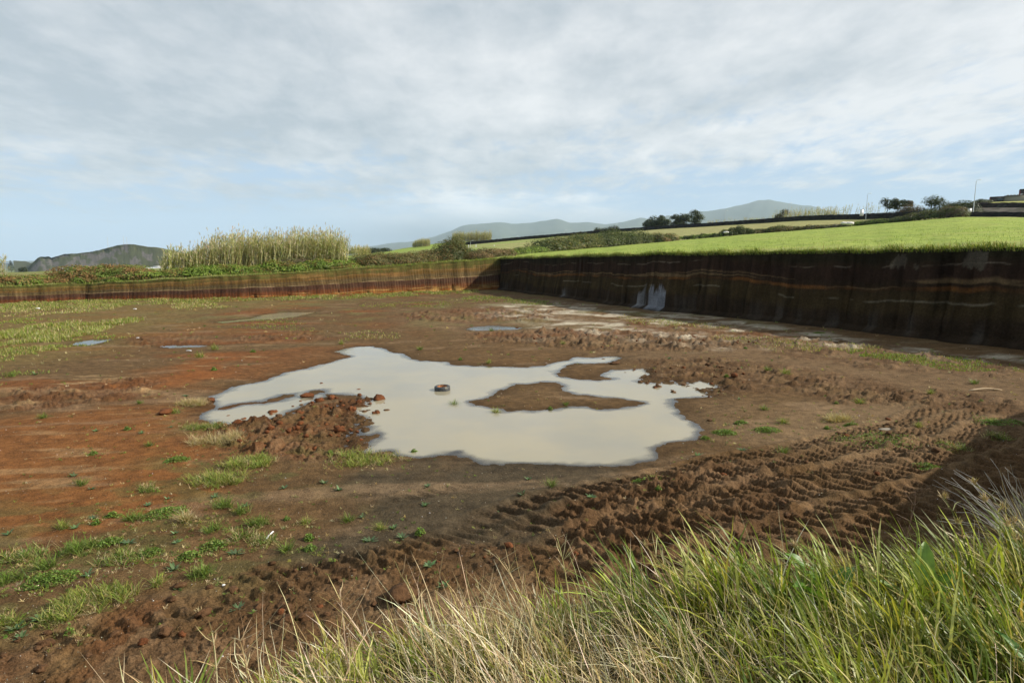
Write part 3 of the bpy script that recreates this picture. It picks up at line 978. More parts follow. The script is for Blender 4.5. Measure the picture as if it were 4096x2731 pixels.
# ------------------------------------------------------------------ bank the photographer stands on
EDGE = np.array([(-9, -6, 3.0), (-4, -1.5, 3.0), (-2.3, .9, 3.0), (-1.45, 2.1, 3.04), (-.6, 2.6, 3.10), (.2, 2.85, 3.14), (1.2, 2.95, 3.16), (2.6, 3.2, 3.12),
                 (4.4, 3.9, 3.15), (7.8, 5.8, 3.5), (11.4, 9.0, 4.0), (16.2, 13, 4.4), (21.5, 17.2, 4.8), (27, 20, 5.4), (33.5, 24, 5.9)], float)
INW = np.array([.45, -.893])


def build_bank():
    u, P = resample(EDGE, .1)
    tg = np.gradient(P[:, :2], axis=0); tg /= np.linalg.norm(tg, axis=1)[:, None]
    nr = np.stack([-tg[:, 1], tg[:, 0]], 1)
    rows = []
    for o in (14, 8, 5, 3.5, 2.5, 1.8, 1.3, .9, .6, .35, .15, 0):
        x = P[:, 0] + INW[0] * o; y = P[:, 1] + INW[1] * o
        z = P[:, 2] + .02 * o + .16 * (fbm(x * .8, y * .8, 4, 351) - .5) * (1 if o > 0 else .6)
        rows.append(np.stack([x, y, z], 1))
    for o, f in ((.08, .97), (.2, .88), (.36, .72), (.55, .52), (.75, .33), (1.0, .15), (1.4, .03), (1.9, -.05)):
        g = .25 * (fbm(u / .5, u * 0 + f * 3, 3, 352) - .5) + .3 * (fbm(u / 2, u * 0 + f, 2, 353) - .5)
        x = P[:, 0] + nr[:, 0] * (o + g * (1 - f)); y = P[:, 1] + nr[:, 1] * (o + g * (1 - f))
        rows.append(np.stack([x, y, P[:, 2] * f], 1))
    V = np.array(rows)
    c = np.array([.070, .045, .026]) * (.7 + .6 * fbm(V[..., 0] * 3, V[..., 1] * 3, 3, 354))[..., None]
    mk('grassy_bank', V.reshape(-1, 3), grid_faces(len(rows), len(u)), M_CUT, c.reshape(-1, 3), True, kind='structure')


build_bank()

# ------------------------------------------------------------------ hills far off
def build_mountains():
    D = 14000.
    ridge = np.array([(-260, 262), (330, 262), (348, 252), (372, 247.5), (392, 244), (410, 243), (435, 238), (452, 231.5), (462, 227), (480, 225), (500, 223.8), (515, 225), (530, 224.2),
                      (546, 222), (557, 220), (570, 224), (588, 223.5), (605, 226), (625, 223), (640, 219), (652, 221), (668, 216.5), (678, 218), (690, 214), (706, 213), (722, 210), (740, 206.5),
                      (752, 203.5), (760, 201.3), (768, 200.8), (776, 203), (792, 205), (812, 207), (835, 213), (860, 219), (900, 226), (960, 233), (1060, 240), (1300, 250)], float)
    px = np.linspace(-260, 1300, 620)
    py = np.interp(px, ridge[:, 0], ridge[:, 1]) - 1.6 + (fbm(px / 9, px * 0, 4, 401) - .5) * 1.6
    top = at_d(px, py, D)
    rows = []
    n = 40
    for j in range(n + 1):
        t = j / n
        y = D - 6000 * (1 - t)
        x = top[:, 0] * (y / D)
        s = t ** 1.15
        gul = fbm(px / 26, np.full_like(px, t * 2.2), 5, 402) - .5
        z = -20 + (top[:, 2] + 20) * s + 620 * gul * t * (1 - t) * 1.8 * np.clip(top[:, 2] / 700, .1, 1)
        rows.append(np.stack([x, np.full_like(x, y), z], 1))
    for k in (1, 2):
        rows.append(np.stack([top[:, 0] * (1 + .15 * k), np.full_like(px, D + 1200. * k), top[:, 2] * (1 - .5 * k) - 10 * k], 1))
    V = np.array(rows)
    f = fbm(V[..., 0] / 700, V[..., 1] / 700, 5, 403)[..., None]
    c = np.array([.045, .058, .040]) * (1 - f) + np.array([.085, .095, .060]) * f
    mk('mountain_range', V.reshape(-1, 3), grid_faces(len(rows), len(px)), M_GROUND, c.reshape(-1, 3), True, kind='structure')


build_mountains()


def build_hill():
    prof = np.array([(100, 500), (180, 482), (200, 450), (215, 425), (250, 390), (270, 380), (330, 377), (345, 386), (430, 362), (520, 356), (600, 347), (680, 332), (740, 314), (790, 302),
                     (830, 296), (900, 297), (950, 304), (990, 311), (1060, 317), (1110, 325), (1150, 335), (1260, 362), (1400, 412), (1600, 462), (1900, 500)], float)
    P = pxl(0, 800, .595, prof)
    px = np.linspace(P[0, 0], P[-1, 0], 420)
    py = np.interp(px, P[:, 0], P[:, 1]) + (fbm(px / 3, px * 0, 3, 411) - .5) * .7
    D = 1450.
    top = at_d(px, py, D)
    # how cliff-like each column is: sheer on the left, sloping right
    cl = sst(190, 60, px)
    n = 70; rows = []; cols = []
    for j in range(n + 1):
        t = j / n
        run = 330 * (1 - t) ** (1.0 + 1.5 * cl)
        y = D - run
        zz = top[:, 2] + 3
        s = (t ** (1.3 - .75 * cl))
        gul = fbm(px / 5., np.full_like(px, t * 1.6), 5, 412) - .5
        z = -30 + (zz + 27) * s + 13 * gul * np.sqrt(np.clip(t * (1 - t) * 4, 0, 1)) * np.clip(zz / 40, 0, 1)
        y = y + 60 * gul * (1 - t) * t * 4
        x = top[:, 0] * y / D
        rows.append(np.stack([x, y, z], 1))
        rk = sst(.50, .60, fbm(px / 5.5, np.full_like(px, t * 4.5), 5, 413) + .10 * cl - .16 * sst(.70, .95, t) - .05 * sst(110, 170, px))
        gr = fbm(px / 4, np.full_like(px, t * 7), 4, 414)[:, None]
        g = np.array([.040, .046, .026]) * (1 - gr) + np.array([.075, .080, .038]) * gr
        r = np.array([.095, .086, .078]) * (.6 + .9 * fbm(px / 1.2, np.full_like(px, t * 9), 4, 415))[:, None]
        c = g * (1 - rk[:, None]) + r * rk[:, None]
        gt = (sst(.82, .98, t) * sst(150, 178, px))[:, None]
        cols.append(c * (1 - gt) + np.array([.13, .125, .052]) * gt)
    for k in (1, 2, 3):
        y = D + 220. * k
        rows.append(np.stack([top[:, 0] * y / D, np.full_like(px, y), top[:, 2] * (1 - .3 * k * k / 2) - 2 * k], 1))
        cols.append(np.broadcast_to(np.array([.06, .065, .03]), (len(px), 3)))
    mk('cliff_hill', np.array(rows).reshape(-1, 3), grid_faces(len(rows), len(px)), M_GROUND, np.array(cols).reshape(-1, 3), True, kind='structure')
    # faint headland beyond, far left
    q = np.array([(-240, 272), (-120, 266), (-40, 265.5), (8, 264.5), (18, 264.8), (27, 263.2), (38, 261), (48, 260), (70, 258.5), (110, 258), (170, 262), (260, 272)], float)
    px = np.linspace(-240, 260, 160)
    py = np.interp(px, q[:, 0], q[:, 1]) + (fbm(px / 9, px * 0, 3, 421) - .5) * .8
    tp = at_d(px, py, 5200.)
    rows = [np.stack([tp[:, 0] * k, tp[:, 1] * k, -62 + (tp[:, 2] + 62) * s], 1) for k, s in ((.82, 0), (.88, .35), (.94, .75), (1, 1), (1.1, .5), (1.2, -.1))]
    mk('headland', np.array(rows).reshape(-1, 3), grid_faces(6, len(px)), M_GROUND, np.broadcast_to(np.array([.06, .075, .045]), (6 * len(px), 3)), True, kind='structure')


build_hill()

# ================================================================== PLANTS ON THE PIT FLOOR
GREEN = [(.11, .17, .03), (.14, .20, .035), (.09, .14, .035), (.20, .22, .06)]
YGREEN = [(.26, .28, .06), (.20, .25, .05), (.30, .27, .09), (.16, .22, .04)]
STRAW = [(.42, .33, .17), (.50, .42, .25), (.34, .25, .12)]
BLUEG = [(.10, .16, .075), (.085, .145, .06), (.13, .19, .09)]
LEAFG = [(.12, .20, .035), (.10, .17, .03), (.17, .24, .05), (.21, .24, .07)]
rg = np.random.default_rng(11)


def spots(n, w, dep, clump=0.0):
    r = rg.uniform(0, 1, n) ** .65 * (1 + .35 * rg.random(n) ** 3); a = rg.uniform(0, 2 * np.pi, n)
    p = np.stack([r * np.cos(a) * w / 2, r * np.sin(a) * dep / 2], 1)
    if clump > 0:
        c = np.stack([rg.uniform(-.5, .5, 9) * w * .8, rg.uniform(-.5, .5, 9) * dep * .8], 1)
        p = np.where((rg.random(n) < clump)[:, None], c[rg.integers(0, 9, n)] + rg.normal(0, .09 * max(w, dep), (n, 2)), p)
    return p


def plant_mesh(kind, w, dep, rot=0.0, origin=None, dens=1.0):
    """low plant w x dep metres; origin given: blades follow the floor there"""
    A = Acc()
    area = max(w * dep, .01)

    def lift(p):
        c, s = math.cos(rot), math.sin(rot)
        q = np.stack([p[:, 0] * c - p[:, 1] * s, p[:, 0] * s + p[:, 1] * c], 1)
        if origin is None:
            return np.concatenate([q, np.full((len(q), 1), -.008)], 1)
        z = floor_h(q[:, 0] + origin[0], q[:, 1] + origin[1]) - origin[2]
        return np.concatenate([q, z[:, None] - .008], 1)

    def gr(n, L, W, cols, lean=(.25, .9), droop=(.3, 1.2), cl=.6):
        nt = max(3, int(n / 9))
        t = spots(nt, w, dep, cl)
        p = t[rg.integers(0, nt, n)] + rg.normal(0, .018, (n, 2))
        V, Q, k = blades(rg, lift(p), L * rg.uniform(.5, 1.25, n), W * rg.uniform(.6, 1.2, n), rg.uniform(0, 2 * np.pi, n),
                         rg.uniform(*lean, n), rg.uniform(*droop, n), 3)
        A.add(V, Q, np.repeat(vary(rg, n, cols), k, 0))

    def lv(n, hgt, size, cols, cl=.5):
        p = lift(spots(n, w, dep, cl))
        ed = np.clip(1 - (p[:, 0] ** 2 + p[:, 1] ** 2) / (max(w, dep) / 2) ** 2, .15, 1)
        p[:, 2] += rg.uniform(.1, 1, n) * hgt * ed + .01
        V, Q = leafcards(rg, p, size * rg.uniform(.6, 1.3, n), .6)
        A.add(V, Q, np.repeat(vary(rg, n, cols), 4, 0))

    def ros(n, L, cols):
        az = np.arange(n) / n * 2 * np.pi + rg.uniform(0, .5, n)
        V, Q, k = blades(rg, lift(np.zeros((n, 2)) + rg.normal(0, .006, (n, 2))), L * rg.uniform(.7, 1.15, n), L * .3, az, rg.uniform(.7, 1.25, n), rg.uniform(.1, .6, n), 4, .15)
        A.add(V, Q, np.repeat(vary(rg, n, cols, .15), k, 0))

    d = dens
    if kind == 'grass':
        gr(int(min(70 + 1700 * area, 800) * d), .22, .010, GREEN + YGREEN[3:], (.3, 1.15))
        gr(int(min(8 + 150 * area, 80) * d), .15, .006, STRAW, (.6, 1.3))
    elif kind == 'yellow':
        gr(int(min(60 + 1300 * area, 1100) * d), .24, .011, YGREEN, (.3, 1.15), (.4, 1.5))
        gr(int(min(25 + 600 * area, 450) * d), .20, .007, STRAW, (.4, 1.35))
        gr(int(min(15 + 200 * area, 160) * d), .15, .009, GREEN)
    elif kind == 'straw':
        gr(int(min(120 + 2200 * area, 1500) * d), .30, .008, STRAW, (.4, 1.25), (.2, 1.2))
        gr(int(min(15 + 250 * area, 120) * d), .16, .007, YGREEN, (.3, .9))
    elif kind == 'leafy':
        lv(int(min(90 + 2600 * area, 1900) * d), .10, .034, LEAFG, .3)
        gr(int(min(6 + 90 * area, 60) * d), .10, .006, GREEN)
    elif kind == 'mixed':
        gr(int(min(35 + 600 * area, 500) * d), .20, .010, GREEN + YGREEN[2:])
        gr(int(min(35 + 550 * area, 450) * d), .20, .008, STRAW, (.5, 1.3), (.2, 1.0))
        lv(int(min(25 + 700 * area, 600) * d), .06, .03, LEAFG)
    elif kind == 'rosette':
        ros(9, w * .5, BLUEG); ros(5, w * .32, BLUEG)
    elif kind == 'upright':
        lv(70, .16, .035, LEAFG)
        gr(8, .14, .004, GREEN, (0, .3), (0, .3))
    elif kind == 'sprig':
        gr(14, .09, .006, YGREEN + STRAW, (.3, 1.3), (.2, 1))
    return A.mesh(kind + '_plant', M_LEAF)


ZL = lambda x, y: (x * .595 / 4, (1900 + y * .595) / 4)          # lower left crop
ZM = lambda x, y: ((1300 + x * .595) / 4, (1900 + y * .595) / 4)
ZA = lambda x, y: (x * .595 / 4, (1150 + y * .595) / 4)
ZB = lambda x, y: ((1300 + x * .595) / 4, (1150 + y * .595) / 4)
ZC = lambda x, y: ((2600 + x * .636) / 4, (1150 + y * .636) / 4)
S1 = .595 / 4; S3 = .636 / 4

CLUMPS = [  # where, width px, kind, tilt, name, category, label
    (ZL(530, 540), 230 * S1, 'grass', .2, 'grass_clump', 'grass clump', 'thick bright green grass clump on bare mud at lower left, second from the edge'),
    (ZL(740, 495), 170 * S1, 'leafy', .3, 'leafy_weed', 'weed', 'low leafy green mat touching the right side of a thick grass clump'),
    (ZL(150, 590), 350 * S1, 'mixed', .35, 'weed_patch', 'weed', 'wide mixed patch of green leaves and pale stems at the left edge'),
    (ZL(300, 665), 140 * S1, 'grass', 0, 'grass_clump', 'grass clump', 'middle sized grass clump just below the wide mixed patch at the left edge'),
    (ZL(30, 760), 200 * S1, 'grass', 0, 'grass_clump', 'grass clump', 'big green grass clump cut off by the left edge of the picture'),
    (ZL(340, 750), 340 * S1, 'leafy', .42, 'leafy_weed', 'weed', 'long slanting strip of low leafy weed beside the big grass clump at the left edge'),
    (ZL(1110, 290), 250 * S1, 'leafy', .35, 'leafy_weed', 'weed', 'long bright green leafy strip slanting alone on the smooth red brown mud'),
    (ZL(760, 303), 90 * S1, 'leafy', 0, 'leafy_weed', 'weed', 'small round bright green leafy weed left of a long slanting leafy strip'),
    (ZL(905, 328), 120 * S1, 'grass', 0, 'grass_clump', 'grass clump', 'thin grass tuft at the left tip of a long bright leafy strip'),
    (ZL(1000, 125), 130 * S1, 'mixed', 0, 'weed_patch', 'weed', 'straw topped tuft with dark leaves below it, above the two small rosettes at left'),
    (ZL(1250, 340), 100 * S1, 'straw', 0, 'dry_tuft', 'dry grass', 'round tuft of dry straw below the right end of the long leafy strip'),
    (ZL(830, 615), 300 * S1, 'mixed', .15, 'weed_patch', 'weed', 'broad tangle of dry stems and leaves amid the lower left weeds'),
    (ZL(1020, 570), 160 * S1, 'leafy', .5, 'leafy_weed', 'weed', 'yellow green leafy weed on the right side of the broad tangle of dry stems'),
    (ZL(1275, 585), 150 * S1, 'leafy', .3, 'leafy_weed', 'weed', 'leafy weed at the lower left end of a slanting pair of leafy weeds'),
    (ZL(1440, 515), 170 * S1, 'leafy', .3, 'leafy_weed', 'weed', 'leafy weed at the upper right end of a slanting pair of leafy weeds'),
    (ZL(1370, 718), 170 * S1, 'grass', 0, 'grass_clump', 'grass clump', 'spreading green grass tuft just above the rough churned strip at lower left'),
    (ZL(1510, 245), 120 * S1, 'grass', 0, 'grass_clump', 'grass clump', 'dense grass tuft right of the long slanting leafy strip on smooth mud'),
    (ZL(1740, 370), 130 * S1, 'grass', 0, 'grass_clump', 'grass clump', 'spiky grass tuft a little above the white stick lying in weeds'),
    (ZL(1430, 412), 100 * S1, 'grass', 0, 'grass_clump', 'grass clump', 'small grass tuft left of the spiky tuft above the white stick'),
    (ZL(1770, 490), 170 * S1, 'mixed', .2, 'weed_patch', 'weed', 'dry and green weed tangle around the foot of the white stick'),
    (ZL(1625, 455), 160 * S1, 'mixed', .2, 'weed_patch', 'weed', 'flat weed of grey leaves and dry straw left of the white stick'),
    (ZL(640, 890), 480 * S1, 'yellow', .15, 'grass_patch', 'grass patch', 'large yellow green grass patch at lower left beside the churned soil'),
    (ZL(410, 1010), 210 * S1, 'yellow', .2, 'grass_patch', 'grass patch', 'smaller yellow grass patch hanging below the large one at lower left'),
    (ZL(480, 1112), 75 * S1, 'upright', 0, 'leafy_weed', 'weed', 'single upright pale green leafy weed on the dark churned soil at lower left'),
    (ZL(50, 1045), 150 * S1, 'yellow', .2, 'grass_patch', 'grass patch', 'yellow green grass patch on the left picture edge low in the corner'),
    (ZL(2090, 533), 85 * S1, 'leafy', 0, 'leafy_weed', 'weed', 'lone dark green leafy weed on bare mud right of the white stick'),
    (ZA(1190, 1185), 150 * S1, 'leafy', .2, 'leafy_weed', 'weed', 'bright green leafy clump on red mud left of the yellow grass patches'),
    (ZA(1480, 1045), 330 * S1, 'straw', .1, 'dry_tuft', 'dry grass', 'bleached heap of dry straw at the left end of the turned red soil'),
    (ZA(1390, 945), 260 * S1, 'mixed', .1, 'weed_patch', 'weed', 'dry stems and green grass on the shore above the bleached straw heap'),
    (ZA(1690, 1205), 320 * S1, 'yellow', .15, 'grass_patch', 'grass patch', 'bright yellow grass patch below the turned red soil beside the pond'),
    (ZA(1470, 1325), 380 * S1, 'yellow', .2, 'grass_patch', 'grass patch', 'green grass patch fading to yellow, nearest the camera below the turned red soil'),
    (ZA(630, 1142), 60 * S1, 'leafy', 0, 'leafy_weed', 'weed', 'small leafy weed alone on the smooth red mud far from other plants'),
    (ZA(1290, 790), 190 * S1, 'straw', 0, 'dry_tuft', 'dry grass', 'thin dry straw tuft on the mud at the left tip of the pond'),
    (ZB(260, 1165), 500 * S1, 'yellow', .08, 'grass_patch', 'grass patch', 'long yellow grass patch along the near left shore of the pond'),
    (ZB(2130, 1352), 125 * S1, 'leafy', -.3, 'leafy_weed', 'weed', 'round feathery green weed at the upper edge of the deep wheel tracks'),
    (ZB(640, 806), 100 * S1, 'sprig', 0, 'grass_sprig', 'grass', 'flat wet grass sprig lying in the pond in front of the tyre'),
    (ZB(390, 681), 40 * S1, 'sprig', 0, 'grass_sprig', 'grass', 'tiny yellow sprig standing in the pond well left of the tyre'),
    (ZB(1945, 1108), 40 * S1, 'rosette', 0, 'rosette_weed', 'weed', 'tiny dark plant standing in the pond near its right front shore'),
    (ZC(470, 918), 140 * S3, 'leafy', .1, 'leafy_weed', 'weed', 'left one of two bright leafy weeds right of the pond'),
    (ZC(735, 915), 160 * S3, 'leafy', -.1, 'leafy_weed', 'weed', 'right one of two bright leafy weeds right of the pond'),
    (ZC(570, 864), 85 * S3, 'leafy', .2, 'leafy_weed', 'weed', 'small leafy weed just above and between two bright leafy weeds right of the pond'),
    (ZC(348, 952), 65 * S3, 'leafy', .5, 'leafy_weed', 'weed', 'small leafy weed at the very shore on the right bay of the pond'),
    (ZC(1260, 890), 80 * S3, 'leafy', 0, 'leafy_weed', 'weed', 'fresh green weed beside dry stems on the brown rise right of the pond'),
    (ZC(1170, 850), 160 * S3, 'straw', 0, 'dry_tuft', 'dry grass', 'bent dry stems above a fresh green weed on the brown rise at right'),
    (ZC(1410, 1000), 560 * S3, 'leafy', .05, 'weed_patch', 'weed', 'largest green weed patch at right, above the ribbed wheel tracks'),
    (ZC(1900, 1055), 170 * S3, 'mixed', .3, 'weed_patch', 'weed', 'weed patch where the bank shadow begins near the right edge'),
    (ZC(1730, 1172), 170 * S3, 'leafy', .1, 'weed_patch', 'weed', 'green patch on the border of the bank shadow among the wheel tracks'),
    (ZC(2190, 880), 280 * S3, 'leafy', .1, 'weed_patch', 'weed', 'green weed patch close to the right picture edge on lit brown soil'),
    (ZC(2200, 985), 180 * S3, 'mixed', .1, 'weed_patch', 'weed', 'shaded weed patch below the green one at the right picture edge'),
    (ZC(1060, 295), 60 * S3, 'leafy', .1, 'leafy_weed', 'weed', 'pale green weed on the border of the long wall shadow at right'),
]
SMALLS = {  # the many small ones that share a look
    'rosette': [ZL(1130, 190), ZL(1000, 232), ZL(510, 387), ZL(600, 712), ZL(1175, 672), ZL(1590, 562), ZL(270, 1012), ZL(2180, 80), ZL(2282, 130), ZL(1600, 950), ZL(1200, 802),
                ZL(620, 120), ZL(1180, 430), ZL(870, 495), ZL(1190, 490), ZL(110, 1080), ZL(150, 1140), ZL(1910, 115), ZL(1650, 240), ZL(60, 430), ZL(1450, 180), ZL(630, 320),
                ZM(1185, 268), ZM(675, 240), ZM(460, 395), ZM(305, 482), ZM(1790, 210), ZM(1720, 180), ZM(1365, 52), ZM(690, 108), ZM(800, 795), ZM(1325, 190), ZM(95, 128),
                ZM(520, 462), ZM(700, 660), ZM(255, 315), ZA(955, 1000), ZA(1150, 950), ZA(650, 985), ZA(500, 1290), ZA(240, 600), ZA(1250, 735), ZC(300, 1070), ZC(120, 460), ZC(560, 712), ZC(580, 1040), ZC(1000, 1030)],
    'sprig': [ZL(1500, 340), ZL(1625, 288), ZL(1900, 268), ZL(1930, 330), ZL(2065, 355), ZL(1990, 370), ZL(1930, 545), ZL(980, 448), ZL(650, 355), ZL(430, 388), ZL(260, 350), ZL(550, 92),
              ZL(90, 210), ZL(2080, 465), ZL(1060, 780), ZL(330, 1245), ZM(160, 340), ZM(1055, 380), ZM(640, 440), ZM(375, 400), ZM(580, 805), ZM(1515, 130), ZM(1655, 120), ZM(2240, 145), ZM(2215, 60),
              ZA(470, 882), ZA(295, 897), ZA(700, 980), ZA(860, 975), ZA(1190, 850), ZA(1040, 880), ZA(940, 795), ZA(1110, 680), ZA(1440, 570), ZA(1350, 480), ZA(360, 965), ZA(80, 610), ZA(380, 580),
              ZA(1700, 445), ZA(1450, 425), ZA(930, 1055), ZA(1010, 1085), ZA(1900, 1000), ZA(2220, 1130), ZB(110, 385), ZB(440, 330), ZB(640, 425), ZB(710, 265), ZB(910, 490), ZB(1100, 512), ZB(310, 230),
              ZB(1620, 788), ZB(1830, 815), ZB(1515, 815), ZB(1150, 835), ZB(2110, 705), ZB(870, 780), ZB(360, 842), ZB(600, 1100), ZB(1600, 400), ZB(760, 440), ZB(1120, 295), ZB(1690, 515),
              ZC(480, 570), ZC(850, 570), ZC(1350, 505), ZC(720, 785), ZC(940, 852), ZC(1110, 905), ZC(840, 870), ZC(980, 980), ZC(830, 1075), ZC(500, 1000), ZC(1170, 745), ZC(1320, 742), ZC(790, 745),
              ZC(740, 550), ZC(450, 405), ZC(1600, 970), ZC(1680, 910), ZC(1580, 940), ZC(2040, 620), ZC(1880, 690), ZC(2080, 740), ZC(1760, 690), ZC(40, 1235), ZC(1050, 1215), ZC(820, 455), ZC(600, 395)],
}


def build_weeds():
    for (px, py), w, kind, rot, name, cat, label in CLUMPS:
        g = ground(px, py)
        d = math.hypot(*g[:2])
        ww = w / F * g[1]
        z = float(floor_h(g[0], g[1])[0])
        dep = ww * (.8 if ww < .7 else .7)
        org = (g[0], g[1], z)
        obj(name, plant_mesh(kind, ww, dep, rot, org), None, org, label=label, category=cat)
    protos = {'rosette': [plant_mesh('rosette', .26, .26) for _ in range(4)], 'sprig': [plant_mesh(k, .16, .14) for k in ('sprig', 'grass', 'sprig', 'leafy', 'yellow')]}

    def where(x, y):
        if y > 34: return 'on the far floor beyond the pond'
        if x > 5.5: return 'on brown soil right of the pond'
        if x < -5.5 and y > 13.5: return 'on red mud left of the pond'
        if x < -2.6: return 'among the weed patches at lower left'
        if y > 16.5: return 'in or on the edge of the pond'
        return 'on grey gravelly mud in front of the pond'

    src = {}
    for k, pts in SMALLS.items():
        P = np.array(pts); G = ground(P[:, 0], P[:, 1])
        Z = floor_h(G[:, 0], G[:, 1])
        for i, (g, z) in enumerate(zip(G, Z)):
            me = protos[k][i % len(protos[k])]
            if me.name not in src:
                o = src[me.name] = obj('rosette_weed' if k == 'rosette' else 'grass_sprig', me, category='weed')
            else:
                o = src[me.name].copy(); COL.objects.link(o)
            wh = where(g[0], g[1])
            o['label'] = ('small flat rosette weed ' if k == 'rosette' else 'tiny sprig of grass or leaves ') + wh
            o['group'] = ('rosette weeds ' if k == 'rosette' else 'tiny sprigs ') + wh
            s = rg.uniform(.75, 1.25) * (1.0 if g[1] < 22 else 1.5)
            o.location = (g[0], g[1], z)
            o.scale = (s, s, s)
            o.rotation_euler = (0, 0, rg.uniform(0, 6.28))
    # and the seedlings between them, too many and too small to count
    ex = np.stack([rg.uniform(0, 1040, 2200), 296 + 350 * rg.random(2200) ** 1.4], 1)
    near = np.array([c[0] for c in CLUMPS])[rg.integers(0, len(CLUMPS), 1500)] + rg.normal(0, 1, (1500, 2)) * [19, 7]
    ex = np.concatenate([ex, near]); ex[:, 1] = np.maximum(ex[:, 1], 296)
    ge = ground(ex[:, 0], ex[:, 1])
    ok = (shore(ge[:, 0], ge[:, 1]) > .3) & ((ex[:, 1] < 560 - (ex[:, 0] - 500) * .3) | (ex[:, 0] < 450)) & ((fbm(ge[:, 0] / 2, ge[:, 1] / 2, 3, 505) > .46) | (np.arange(len(ex)) >= 2200))
    g = ge[ok]
    A = Acc()
    m_ = 12
    B0 = np.repeat(np.concatenate([g[:, :2], floor_h(g[:, 0], g[:, 1])[:, None]], 1), m_, 0)
    n = len(B0); sc_ = np.clip(B0[:, 1] / 18, .8, 3.0)
    B0[:, :2] += rg.normal(0, .02, (n, 2)) * sc_[:, None]
    V, Q, k = blades(rg, B0, rg.uniform(.03, .09, n) * sc_, .011 * sc_, rg.uniform(0, 6.28, n), rg.uniform(.3, 1.4, n), rg.uniform(.1, .8, n), 2)
    cc = np.repeat(vary(rg, len(g), YGREEN + LEAFG + STRAW + STRAW + STRAW + GREEN, .2), m_, 0)
    A.add(V, Q, np.repeat(cc, k, 0))
    obj('seedlings', A.mesh('seedlings', M_LEAF), kind='stuff', label='tiny seedlings and dry wisps dotted over the bare mud')


build_weeds()


